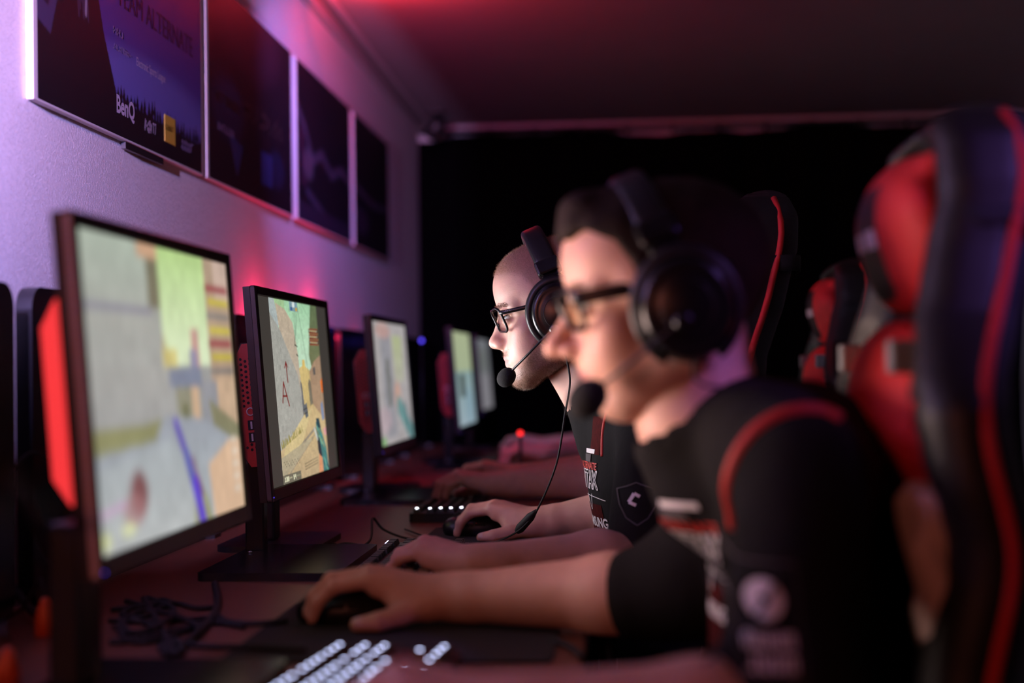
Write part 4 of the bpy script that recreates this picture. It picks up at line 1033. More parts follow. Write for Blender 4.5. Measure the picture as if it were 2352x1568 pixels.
def seam(name, pts, tree, N, r, material, parent, flat=.5):
    out = []
    for p in smooth_path(pts, 6):
        hit = tree.ray_cast(Vector(p)+Vector(N)*.25, -Vector(N), 1.0)
        if hit[0] is not None: out.append(hit[0])
    for _ in range(2): out = [out[0]]+[(out[i-1]+out[i]*2+out[i+1])/4 for i in range(1, len(out)-1)]+[out[-1]]
    o = tube(name, out, r, material, None, 8, False, 1.0); to_world(o, parent); return o

# ---- headset and glasses in head coordinates
def headset(label, Mh, big=1.0, bz=.148, cupx=0.0, cupz=0.0, foam=1.0, cable_pts=None, mic=None, band_tilt=10):
    t = thing('headset', label, 'headset', (0, 0, 0)); t.matrix_world = Mh
    t.location = Mh.to_translation(); t.rotation_euler = Mh.to_euler()
    rt = Matrix.Rotation(math.radians(band_tilt), 4, 'Y')
    C0 = Vector((-.014, 0, -.012))
    # padded band over the crown
    def arc(rx, rz, n=25, a0=14, a1=166): return [C0 + rt @ Vector((0, rx*math.cos(math.radians(a)), rz*math.sin(math.radians(a)))) for a in np.linspace(a0, a1, n)]
    def ribbon(name, pts, wid, th, material, par):
        bm = bmesh.new(); rings = []; ax = rt @ Vector((1, 0, 0))
        for i, p in enumerate(pts):
            tt = (pts[min(i+1, len(pts)-1)]-pts[max(i-1, 0)]).normalized(); n = ax.cross(tt).normalized(); ring = []
            for (a, b) in rrect(wid, th, th*.42, 3): ring.append(bm.verts.new(p+ax*a+n*b))
            rings.append(ring)
        m = len(rings[0])
        for i in range(len(rings)-1):
            for k in range(m): bm.faces.new((rings[i][k], rings[i][(k+1) % m], rings[i+1][(k+1) % m], rings[i+1][k])).smooth = True
        bm.faces.new(rings[0][::-1]); bm.faces.new(rings[-1]); bmesh.ops.recalc_face_normals(bm, faces=bm.faces); return bm_obj(name, bm, material, par)
    ribbon('headband', arc(.090, bz, 29, 36, 144), .036, .017, 'black', t)
    ribbon('band_frame', arc(.094, bz-.002, 29, 20, 160), .030, .004, 'gloss', t)
    for s in (-1, 1):
        a = math.radians(34 if s > 0 else 146); pe = C0+rt @ Vector((0, .0915*math.cos(a), .986*bz*math.sin(a)))
        tg = (rt @ Vector((0, -s*.094*math.sin(math.radians(34)), .986*bz*math.cos(math.radians(34))))).normalized()
        bm = bmesh.new(); ax = rt @ Vector((1, 0, 0)); nn = ax.cross(tg); Mx = Matrix(((ax.x, nn.x, tg.x, pe.x), (ax.y, nn.y, tg.y, pe.y), (ax.z, nn.z, tg.z, pe.z), (0, 0, 0, 1)))
        add_box(bm, (-.020, -.010, -.014), (.020, .010, .012), .004, 2, Mx); bm_obj('end_block', bm, 'gloss', t)
        # cup: a lathe along the ear axis
        cc = Vector((-.012+cupx, s*.080, -.010+cupz)); Rc = Matrix.Rotation(-s*PI/2, 4, 'X') @ Matrix.Rotation(0, 4, 'Z'); Mc = Matrix.Translation(cc) @ Matrix.Rotation(math.radians(-3*s), 4, 'Z') @ Rc
        bm = bmesh.new(); add_lathe(bm, [(.020, -.004), (.043, -.004), (.048, .003), (.047, .012), (.042, .018), (.02, .018)], 40, Mc @ Matrix.Diagonal((.95, 1.08, 1, 1))); bm_obj('ear_cushion', bm, 'rubber', t)
        bm = bmesh.new(); add_lathe(bm, [(.040, .015), (.0455, .019), (.0470, .025), (.0455, .031), (.040, .0345), (.0375, .0335), (.030, .036), (.0, .0375)][:-1]+[(.001, .0375)], 44, Mc @ Matrix.Diagonal((.95, 1.06, 1, 1)))
        cup = bm_obj('ear_cup', bm, 'gloss', t)
        bm = bmesh.new(); add_tube(bm, [Mc @ Vector((.0245*math.cos(a), .026*math.sin(a), .0365)) for a in np.linspace(0, 2*PI, 30)[:-1]], .0007, 5, True); bm_obj('cup_ring', bm, 'black', cup)
        # yoke: flat fork plate around the cup
        pts = []
        for a in np.linspace(-150, 150, 41):
            r_ = .0505 if abs(a) < 151 else .05; pts.append(Mc @ Vector((r_*.97*math.sin(math.radians(a)), -s*0+(-1)*(r_*1.08)*math.cos(math.radians(a))*(1), .014)))
        # choose the branch that opens downwards
        up_ = [p for p in pts]
        if (sum((p.z for p in up_), 0)/len(up_)) < cc.z: up_ = [Mc @ Vector((.0535*math.sin(math.radians(a)), .0575*math.cos(math.radians(a)), .014)) for a in np.linspace(-150, 150, 41)]
        tube('yoke', up_, [.0048+.0026*math.cos(math.radians(a)*.6) for a in np.linspace(-150, 150, 41)], 'black', t, 8)
        top = cc+Vector((0, s*.014, .054)); bm = bmesh.new()
        q = pe-tg*.010
        for (p_, q_) in ((Vector((q.x, q.y, q.z)), top),):
            d = (q_-p_); n = 8; rings = []
            for i in range(n+1):
                tt = i/n; c = p_.lerp(q_, tt); wv = .011+.013*tt**1.6; rings.append([bm.verts.new(c+Vector(v)) for v in ((-wv, -s*.0025, 0), (wv, -s*.0025, 0), (wv, s*.0025, 0), (-wv, s*.0025, 0))])
            for i in range(n):
                for k in range(4): bm.faces.new((rings[i][k], rings[i][(k+1) % 4], rings[i+1][(k+1) % 4], rings[i+1][k]))
            bm.faces.new(rings[0][::-1]); bm.faces.new(rings[-1]); bmesh.ops.recalc_face_normals(bm, faces=bm.faces)
        bm_obj('yoke_plate', bm, 'black', t)
        tube('slider_wire', [pe+ax*.012-tg*.006, pe+ax*.03-tg*.012+Vector((-.05, 0, 0)), top+Vector((-.010, 0, .006))], .0012, 'steel', t, 6) if False else None
    # boom on the left cup
    piv = Vector((-.004, .116, -.026)) if mic is None else Vector(mic[0])
    bm = bmesh.new(); add_lathe(bm, [(.010, -.004), (.010, .003), (.006, .006)], 20, Matrix.Translation(piv+Vector((0, -.002, 0))) @ Matrix.Rotation(-PI/2, 4, 'X')); bm_obj('mic_pivot', bm, 'gloss', t)
    end = Vector(mic[1]); midp = piv.lerp(end, .5)+Vector((.008, .010, -.004)); path = smooth_path([piv, piv.lerp(end, .2)+Vector((.004, .008, 0)), midp, piv.lerp(end, .85)+Vector((.002, .003, 0)), end], 6)
    b = tube('mic_boom', path, .0020, 'black', t, 8)
    dirv = (end-path[-4]).normalized(); bm = bmesh.new(); bmesh.ops.create_uvsphere(bm, u_segments=20, v_segments=14, radius=1, matrix=Matrix.Translation(end+dirv*.008) @ dirv.to_track_quat('Z', 'Y').to_matrix().to_4x4() @ Matrix.Diagonal((.0120*foam, .0120*foam, .0155*foam, 1)))
    bm_obj('mic_foam', bm, 'foam', t, True)
    if cable_pts:
        o = tube('headset_cable', smooth_path(cable_pts, 8), .0016, 'rubber', None, 8); to_world(o, t)
    return t

def glasses(label, Mh, lens='lens', mark=True, r=.0019, tr=.0018):
    t = thing('eyeglasses', label, 'glasses', (0, 0, 0)); t.location = Mh.to_translation(); t.rotation_euler = Mh.to_euler()
    X0 = .1035; zc = -.005
    for s in (-1, 1):
        def LP(k=1.0, n=6):
            out = []
            for (a, b) in rrect(.051*k, .038*k, .012*k, n):
                a2 = a; b2 = b*(1+.10*(a2*s/.025)); yy = s*.0325+a2; out.append(Vector((X0-.0065*((abs(yy)-.008)/.05)**2*1.6-.004*(abs(yy)/.055)+.30*b2, yy, zc+b2)))
            return out
        bm = bmesh.new(); add_tube(bm, LP(), r, 8, True, 1.15); rim = bm_obj('rim', bm, 'gloss', t)
        bm = bmesh.new(); P_ = LP(.99); vs = [bm.verts.new(p) for p in P_]; bm.faces.new(vs); vs2 = [bm.verts.new(p+Vector((-.0015, 0, 0))) for p in P_]; bm.faces.new(vs2[::-1]); bm_obj('lens', bm, lens, t)
        hx = X0-.0065*1.3; tube('temple', smooth_path([(hx-.001, s*.0575, zc+.012), (hx-.012, s*.0640, zc+.0115), (hx-.05, s*.0715, zc+.014), (-.006, s*.0765, zc+.017), (-.022, s*.078, zc-.016)], 6), tr, 'gloss', t, 8, False, 2.0)
        tube('nose_pad', [(X0-.004, s*.009, zc-.004), (X0-.006, s*.0075, zc-.010)], .0016, 'gloss', t, 6)
    tube('bridge', smooth_path([(X0-.0015, -.009, zc+.006), (X0+.001, 0, zc+.009), (X0-.0015, .009, zc+.006)], 4), r*.95, 'gloss', t, 8)
    if mark:
        bm = text_mesh('Ray·Ban'); 
        for v in bm.verts: v.co = Vector((X0-.020-v.co.x*.0095, .0690+.0016*v.co.x+.0006, zc+.0112+v.co.y*.0026+v.co.x*.0006))
        bm_obj('temple_mark', bm, 'white_print', t)
    return t

def eyes(parent, Mh, h=.0315):
    for s in (-1, 1):
        bm = bmesh.new(); c = Matrix.Translation((.0780, s*h, -.0012))
        bmesh.ops.create_uvsphere(bm, u_segments=24, v_segments=16, radius=.0120, matrix=c @ Matrix.Rotation(PI/2, 4, 'Y'))
        for f in bm.faces:
            m = f.calc_center_median()-Vector((.0795, s*h, -.0012)); ang = m.angle(Vector((1, .75, -.06)) if s > 0 else Vector((1, .2, -.06)))
            f.material_index = 2 if ang < .20 else (1 if ang < .50 else 0); f.smooth = True
        cc = Vector((.0780, s*h, -.0012)); lash = [cc+.0128*Vector((math.cos(el)*math.cos(az), s*math.cos(el)*math.sin(az), math.sin(el))) for az, el in zip(np.linspace(-.7, 1.15, 12), .36*np.sin(np.linspace(.5, PI-.25, 12)))]
        ls = tube('eyelashes', lash, [.0003]+[.00065]*10+[.0003], 'hair_dark', None, 6); place_local(ls, Mh, parent)
        me = bpy.data.meshes.new('eye'); bm.to_mesh(me); bm.free(); o = link('eye', me, ['eye_white', 'iris', 'pupil'], None); place_local(o, Mh, parent)
def place_local(o, Mh, parent):
    """mesh written in head coordinates, hung under a person"""
    o.parent = parent; o.matrix_parent_inverse = parent_matrix(parent).inverted() @ Mh; return o

def head_matrix(theta, pitch, q, world, roll=0.0):
    """theta: turned towards the camera from facing -x; local point q lands on world"""
    f = Vector((-math.cos(theta), -math.sin(theta), 0)); l = Vector((0, 0, 1)).cross(f); Rm = Matrix((f, l, Vector((0, 0, 1)))).transposed()
    Rm = Rm @ Matrix.Rotation(pitch, 3, 'Y') @ Matrix.Rotation(roll, 3, 'X'); loc = Vector(world)-Rm @ Vector(q)
    m = Rm.to_4x4(); m.translation = loc; return m

def neck_field(Mh, base, r0=.050, r1=.062, h=.004):
    a = Mh @ Vector((-.030, 0, -.045)); b = Vector(base); lo = [min(a[i], b[i])-.12 for i in range(3)]; hi = [max(a[i], b[i])+.12 for i in range(3)]
    F = Field(lo, hi, h); F.cone(a, b, r0, r1, .01); F.cone(Mh @ Vector((.020, 0, -.070)), b+Vector((-.018, 0, -.03)), .026, .030, .03)
    for s in (-1, 1): F.cone(Mh @ Vector((-.022, s*.050, -.040)), b+Vector((-.030, -s*.015, -.03)), .016, .013, .018)
    return F
# ------------------------------------------------------------------ the players
def rnd_rot(v): return v
def hair_short(Mh, parent, F0, off=.010, quiff=.0, material='hair_dark'):
    F = head_field(.0034, crown=.010); x, y, z = F.grid((slice(None),)*3)
    r = np.random.default_rng(4); n = 0
    for k in range(6):
        w = r.normal(0, 1, 3)*90; n = n+np.sin(x*w[0]+y*w[1]+z*w[2]+r.uniform(0, 6))/6
    top = np.clip((z-.02)/.08, 0, 1)
    F.v = (F.v-(off*(.45+.9*top)+.0025*n)).astype(np.float32)
    if quiff:
        F.ell((.072, 0, .098), (.024, .044, .018), .015); F.ell((.083, .0, .080), (.013, .040, .015), .012)
    line = np.interp(F.ax[0], [-.12, -.045, -.028, -.02, .012, .020, .034, .048, .070, .095, .13], [-.045, -.045, -.055, .006, .004, -.030, .036, .062, .070, .070, .070])
    g = line[:, None, None]+0*y-z+.004*np.sin(y*160)
    F.v = np.maximum(F.v, (g*.9).astype(np.float32)).astype(np.float32)
    co, fa = F.mesh(); o = link('hair', mesh_np('hair', co, fa, True), material, None); place_local(o, Mh, parent); return o

def thigh_field(hipc, kneeX, dy=.10, foot=-.05):
    x0, y0, z0 = hipc; F = Field((min(kneeX, foot)-.28, y0-.34, -.02), (x0+.25, y0+.34, z0+.12), .013)
    F.ell((x0, y0, z0), (.15, .175, .13), .03)
    for s in (-1, 1):
        F.cone((x0-.02, y0+s*dy, z0-.03), (kneeX, y0+s*(dy+.05), .56), .090, .064, .04); F.cone((kneeX, y0+s*(dy+.05), .55), (foot, y0+s*(dy+.05), .12), .062, .050, .02)
    return F
def shoe(x, y, parent):
    F = Field((x-.22, y-.07, -.01), (x+.10, y+.07, .14), .009); F.ell((x-.08, y, .035), (.13, .045, .045), .02); F.ell((x, y, .07), (.055, .042, .055), .03); F.expr(lambda a, b, c: 0*a+0*b+c-.003, .004, 'sub')
    co, fa = F.mesh(); o = link('shoe', mesh_np('shoe', co, fa, True), 'rubber'); to_world(o, parent)

def person(label, Mh, base, body, limbs, arms, skin, hips, knee, foot, headargs, h_head=.0028, lips=(.52, .20, .18), beard=None, scalp=None, shear=0, colr=.0, h_arm=.0034, fold_amp=.004, show_nails=True, h_j=.0075):
    P = thing('person', label, 'person', (hips[0], hips[1], 0))
    parts = []; tints = []
    Fh = head_field(h_head, **headargs); co, fa = Fh.mesh(); N = normals_of(co, fa); t = head_tint(co, skin, lips, beard, scalp); co[:, 0] -= shear*np.clip(-co[:, 2]-.045, 0, .08)
    scalp = None
    parts.append((xf(co, Mh), fa)); tints.append(t); head = (co, fa, N)
    Fn = neck_field(Mh, base); cn, fn_ = Fn.mesh(); parts.append((cn, fn_)); tn = np.tile(skin, (len(cn), 1))
    tints.append(tn)
    for a in arms:
        F, tips = arm_field(*a['j'], hf=a['hf'], side=a['side'], curl=a['curl'], h=h_arm, thumb=a.get('thumb'), spread=a.get('spread', 1), up=a.get('up', (0, 0, 1)), desk=DESK+a.get('lift', .004))
        ca, f2 = F.mesh(); parts.append((ca, f2)); tt = np.tile(np.array(skin), (len(ca), 1)); w = np.exp(-np.linalg.norm(ca-np.array(a['j'][2])-np.array(a['hf'])*.10, axis=1)**2/.07**2)[:, None]
        tints.append(tt*(1-.30*w*np.array([0, .6, .5])))
        if show_nails: nails(tips, P)
    J = jersey_field({'pts': [b[0] for b in body]+[l[0] for l in limbs]+[l[1] for l in limbs], 'body': body, 'limbs': limbs}, h_j)
    J2 = Field.__new__(Field); J2.__dict__ = dict(J.__dict__); J2.v = J.v+.022; ci, fi = J2.mesh(); parts.append((ci, fi)); tints.append(np.tile(skin, (len(ci), 1)))
    co2, fa2 = join_np(parts); o = skin_obj('body', co2, fa2, np.concatenate(tints), None); to_world(o, P)
    fold(J, fold_amp, 3); b = Vector(base)
    J.cone(b+Vector((.014, 0, -.055)), b+Vector((-.010, 0, -colr)), .072, .062, .02)
    J.cone(b+Vector((-.022, 0, .024-colr)), Mh @ Vector((-.02, 0, -.08)), .054, .054, .006, 'sub')
    for a in arms:
        if 'cut' in a: c0, c1, rr = a['cut']; J.cone(c0, c1, rr, rr, .004, 'sub')
    cj, fj = J.mesh(); jo = link('jersey', mesh_np('jersey', cj, fj, True), 'jersey', None); to_world(jo, P)
    T = thigh_field(hips, knee, foot=foot); ct, ft = T.mesh(); tr = link('trousers', mesh_np('trousers', ct, ft, True), 'trousers', None); to_world(tr, P)
    for s in (-1, 1): shoe(foot, hips[1]+s*.15, P)
    return P, head, bvh(cj, fj)

MOUSE_CURL = [(12, 34, 26), (10, 36, 26), (14, 38, 28), (20, 36, 28)]
KEY_CURL = [(26, 44, 26), (24, 46, 26), (26, 46, 28), (24, 42, 28)]
SKIN_A = (.66, .37, .27); SKIN_B = (.68, .40, .31); SKIN_C = (.62, .36, .28)

# --- foreground player
MA = head_matrix(math.radians(4), math.radians(6), (.0985, 0, .012), PY(1300, 681, 1.450))
bA = (.082, 1.452, .998)
A, headA, treeA = person('blurred foreground player with dark hair and black jersey, leaning towards the nearest monitor', MA, bA,
    [((.178, 1.435, .90), (.092, .170, .13)), ((.168, 1.44, .955), (.076, .150, .07)), ((.188, 1.43, .76), (.104, .160, .16)), ((.20, 1.43, .62), (.125, .165, .10))],
    [((.110, 1.43, .990), (.155, 1.30, .962), .050, .054), ((.110, 1.46, .990), (.165, 1.58, .965), .052, .060),
     ((.158, 1.262, .955), (.128, 1.130, .780), .056, .056), ((.132, 1.130, .780), (.012, 1.118, .774), .056, .042), ((.168, 1.605, .960), (.070, 1.600, .815), .064, .058), ((.070, 1.600, .808), (.015, 1.612, .797), .056, .052)],
    [dict(j=((.168, 1.60, .96), (.070, 1.60, .797), (-.210, 1.680, .784)), hf=(-1, .02, .03), side=1, curl=MOUSE_CURL, thumb=[(.018, .020, -.008), (.046, .046, -.014), (.070, .064, -.020), (.094, .064, -.024)],
          ),
     dict(j=((.145, 1.270, .945), (.126, 1.116, .774), (-.092, 1.112, .788)), hf=(-1, .16, -.04), side=-1, curl=KEY_CURL, lift=.028)],
    SKIN_A, (.20, 1.43, .60), -.22, -.12, dict(nose=.008, crown=.012), beard=None, shear=.22, colr=.016, h_j=.0065)
hair_short(MA, A, None, .0075, .01)
eyes(A, MA)
def brows(head, Mh, P, col, n=500, L=.005):
    co, fa, N = head; x, y, z = co.T
    w = (np.abs(z-(.0195-.10*np.abs(np.abs(y)-.034)))<.0032)*(np.abs(y) > .012)*(np.abs(y) < .052)*(x > .05)
    o = bristles('eyebrow', co, N, w+1e-9, n, L, .00022, col, P, -.2, .35); place_local(o, Mh, P)
brows(headA, MA, A, 'hair_dark', 900)
headset('large black headset worn by the foreground player', MA, mic=((-.004, .118, -.030), (.087, .070, -.088)), band_tilt=16, foam=1.5, bz=.138, cupz=-.007,
        cable_pts=[MA @ Vector((-.012, .108, -.058)), MA @ Vector((-.015, .105, -.09)), Vector((.150, 1.34, 1.022)), Vector((.16, 1.22, .95)), Vector((.10, 1.115, .86)), Vector((.02, 1.10, .80)), Vector((-.03, 1.12, .758))])
glasses('black rectangular glasses with tinted reflections on the foreground player', MA, 'lens_coated', False, .0022, .0036)

# printed parts of the foreground jersey
NEAR = Vector((.15, -1, .1)); CH = Vector((-.86, -.5, .05))
seam('sleeve_piping', [PY(*p) for p in ((1590, 1160, 1.2), (1612, 1090, 1.2), (1650, 1015, 1.2), (1705, 955, 1.2), (1775, 918, 1.2), (1850, 910, 1.2), (1900, 935, 1.2))], treeA, Vector((-.35, -1, .25)), .0068, 'red_print', A)
U = Vector((1, -.12, .0)); V = Vector((0, 0, 1)); O = PY(1762, 1418, 1.13)
decal('sleeve_patch', stroke_bm([[(.02, .01), (.98, .01), (.98, .99), (.02, .99), (.02, .01)]], .010), treeA, O, U, V, .050, .080, (0, -1, 0), 'grey_print', A, .0016)
decal('sleeve_emblem', ring_bm(.48, .66, .07, .28, 28, 0, 2*PI, 0, .64), treeA, O, U, V, .050, .080, (0, -1, 0), 'white_print', A, .0022, 0)
for row, (txt, v0, hh) in enumerate((((5, 21, .9), .24, .15), ((4, 22, .95), .06, .15))):
    bm = smear_text(*txt)
    for q in bm.verts: q.co = Vector((.10+q.co.x*.78, v0+q.co.y*hh, 0))
    decal('sleeve_lettering', bm, treeA, O, U, V, .050, .080, (0, -1, 0), 'white_print', A, .0024, 0)
def chest_print(P, tree, c, U, N, s=1.0, top=True):
    V = Vector((0, 0, 1))
    def D(name, bm, cx, cz, w, h, m, lift=.0016, cuts=0): decal(name, bm, tree, Vector(c)+Vector(U)*cx*s+V*cz*s, U, V, w*s, h*s, N, m, P, lift, cuts)
    D('chest_stripe', quad_bm([(0, 0), (1, 0), (1, 1), (0, 1)], 12, 24), .000, -.075, .100, .072, 'dark_red_print', .0010)
    if top: D('chest_stripe', quad_bm([(0, 0), (1, 0), (1, 1), (0, 1)], 6, 24), .028, .070, .045, .060, 'dark_red_print', .0010)
    D('shoulder_bar', quad_bm([(0, 0), (1, 0), (1, 1), (0, 1)], 8, 3), .008, .0445, .046, .007, 'white_print'); D('shoulder_block', quad_bm([(0, 0), (1, 0), (1, 1), (0, 1)], 6, 4), -.002, .0335, .034, .012, 'grey_print')
    D('chest_lettering', text_mesh('ALTERNATE', .02), -.002, .0215, .096, .0115, 'red_print', .002)
    D('chest_logo', outline_text('ATTAX', .030), 0, 0, .100, .029, 'white_print', .0022)
    D('logo_arc', ring_bm(.5, -.6, .98, 1.03, 22, PI*.30, PI*.70), 0, -.024, .115, .022, 'white_print'); D('logo_shield', stroke_bm([[(.10, 1), (.45, .05), (.5, 0), (.55, .05), (.9, 1)]], .035), .0, -.036, .040, .026, 'white_print')
    D('sponsor_lettering', text_mesh('SAMSUNG', .03), .010, -.0675, .100, .0165, 'white_print')
chest_print(A, treeA, (.057, 1.412, .878), Vector((.25, -.97, 0)), Vector((-.97, -.25, 0)), .92, False)

# --- man with the cropped hair, in focus
MB = head_matrix(math.radians(4), math.radians(8), (.0985, 0, .012), PY(1141, 715, 2.350))
bB = (-.022, 2.375, 1.000)
B, headB, treeB = person('man with cropped hair, stubble and glasses in sharp focus, looking at the sharp monitor', MB, bB,
    [((.047, 2.35, .885), (.106, .175, .135)), ((.045, 2.355, .950), (.076, .150, .07)), ((.075, 2.35, .75), (.118, .160, .16)), ((.12, 2.36, .62), (.125, .165, .10))],
    [((.0, 2.34, .990), (.055, 2.22, .960), .052, .058), ((.0, 2.38, .990), (.055, 2.50, .960), .052, .058),
     ((.060, 2.185, .955), (.030, 2.085, .785), .062, .056), ((.060, 2.52, .955), (.045, 2.51, .82), .062, .056)],
    [dict(j=((.06, 2.185, .955), (.030, 2.085, .766), (-.198, 1.935, .787)), hf=(-.93, .44, -.02), side=-1, curl=[(22, 34, 22), (22, 38, 24), (24, 40, 24), (14, 30, 20)], lift=.020, spread=1.2),
     dict(j=((.06, 2.52, .955), (.045, 2.51, .798), (-.140, 2.500, .782)), hf=(-.93, .38, .02), side=1, curl=MOUSE_CURL, thumb=[(.018, .020, -.008), (.042, .046, -.014), (.064, .064, -.020), (.088, .066, -.024)])],
    SKIN_B, (.12, 2.36, .60), -.30, -.20, dict(), h_head=.0019, beard=(.20, .105, .065), scalp=True, h_arm=.0026, fold_amp=.003)
eyes(B, MB); brows(headB, MB, B, 'brow', 1500, .0036)
co, fa, N = headB; x, y, z = co.T
line = np.interp(x, [-.12, -.045, -.028, -.02, .010, .018, .034, .050, .070, .095, .13], [-.070, -.068, -.055, .006, .004, -.030, .034, .058, .066, .066, .066])
sw = np.clip((z-line)/.010, 0, 1)+1e-7
place_local(bristles('cropped_hair', co, N, sw, 60000, .0040, .00016, 'buzz', B, -.1, .35), MB, B)
place_local(bristles('beard', co, N, beard_w(co)+1e-7, 24000, .0042, .00016, 'stubble', B, .5, .45), MB, B)
wire = [MB @ Vector((.002, .108, -.060))]+[PY(*p) for p in ((1309, 870, 2.26), (1298, 950, 2.25), (1284, 1040, 2.25), (1268, 1095, 2.25), (1242, 1155, 2.25), (1222, 1188, 2.26), (1186, 1222, 2.28))]+[PZ(*p) for p in ((1130, 1246, DESK+.006), (1060, 1252, DESK+.006), (1000, 1240, DESK+.006), (930, 1215, DESK+.004))]
hsB = headset('black headset with a foam tipped microphone worn by the man with the cropped hair', MB, mic=((.010, .118, -.034), (.094, .064, -.094)), band_tilt=14, cupx=.010, foam=1.2, cable_pts=wire)
a, b = PY(1232, 1172, 2.255), PY(1188, 1220, 2.285)
o = tube('cable_remote', [a, a.lerp(b, .12), a.lerp(b, .3), a.lerp(b, .85), b], [.0025, .0042, .0072, .0078, .0050], 'rubber', None, 10); to_world(o, hsB)
glasses('black rimmed glasses on the man with the cropped hair', MB, 'lens', True)
chest_print(B, treeB, (-.07, 2.292, .875), Vector((.25, -.97, 0)), Vector((-.97, -.25, 0)), 1.0)
seam('sleeve_piping', [PY(*p) for p in ((1356, 1052, 2.2), (1352, 1010, 2.2), (1356, 975, 2.2), (1364, 940, 2.2), (1376, 915, 2.2))], treeB, Vector((-.45, -1, 0)), .0028, 'red_print', B)
O = PY(1462, 1145, 2.13)
decal('sleeve_shield', stroke_bm([[(.0, .78), (.28, .86), (.50, .94), (.75, .86), (1.0, .78), (.95, .40), (.78, .16), (.5, .0), (.22, .16), (.06, .45), (.0, .78)]], .014), treeB, O, (1, -.15, 0), (0, 0, 1), .056, .062, (0, -1, 0), 'grey_print', B, .0018)
decal('sleeve_sign', stroke_bm([[(.62, .58), (.48, .66), (.34, .42), (.52, .34)]], .045), treeB, O+Vector((-.002, 0, .004)), (1, -.15, 0), (0, 0, 1), .056, .050, (0, -1, 0), 'white_print', B, .0020)

# --- third and fourth players, mostly hidden behind the first two
def far_player(label, yc, xc, brow, armsj, skin):
    Mh = head_matrix(math.radians(10), math.radians(12), (.0985, 0, .012), brow); base = (xc-.04, yc, .97)
    b = Mh @ Vector((-.05, 0, -.15)); base = (b.x+.02, yc, .975); cx = base[0]+.05
    P, hd, tr = person(label, Mh, base,
        [((cx, yc, .88), (.112, .175, .135)), ((cx-.005, yc, .945), (.085, .150, .07)), ((cx+.03, yc, .75), (.118, .160, .16)), ((cx+.06, yc, .62), (.125, .165, .10))],
        [((cx-.03, yc-.01, .975), (cx, yc-.14, .955), .050, .058), ((cx-.03, yc+.01, .975), (cx, yc+.14, .955), .050, .058),
         ((cx, yc-.17, .950), Vector(armsj[0][0])+Vector((.02, 0, .01)), .060, .054), ((cx, yc+.17, .950), Vector(armsj[1][0])+Vector((.02, 0, .01)), .060, .054)],
        [dict(j=((cx, yc-.17, .95), armsj[0][0], armsj[0][1]), hf=armsj[0][2], side=-1, curl=KEY_CURL, lift=.024), dict(j=((cx, yc+.17, .95), armsj[1][0], armsj[1][1]), hf=armsj[1][2], side=1, curl=MOUSE_CURL)],
        skin, (cx+.06, yc, .60), -.24, -.12, dict(), h_head=.0045, h_arm=.0042, show_nails=False, h_j=.010)
    hair_short(Mh, P, None, .009, 0)
    return P, Mh
C_, MC_ = far_player('third player, only his forearms and hands show behind the man in focus', 3.26, .15, PY(1500, 770, 3.26),
    [((.020, 3.10, .806), (-.262, 3.045, .806), (-1, .05, -.05)), ((.030, 3.42, .806), (-.235, 3.345, .800), (-.94, .30, .0))], SKIN_C)
D_, MD_ = far_player('fourth player, only dim hands show behind the red light', 4.42, .15, PY(1530, 790, 4.42),
    [((.030, 4.25, .81), (-.205, 4.02, .81), (-.95, .2, -.02)), ((.030, 4.60, .81), (-.235, 4.66, .80), (-.95, .2, 0))], SKIN_C)

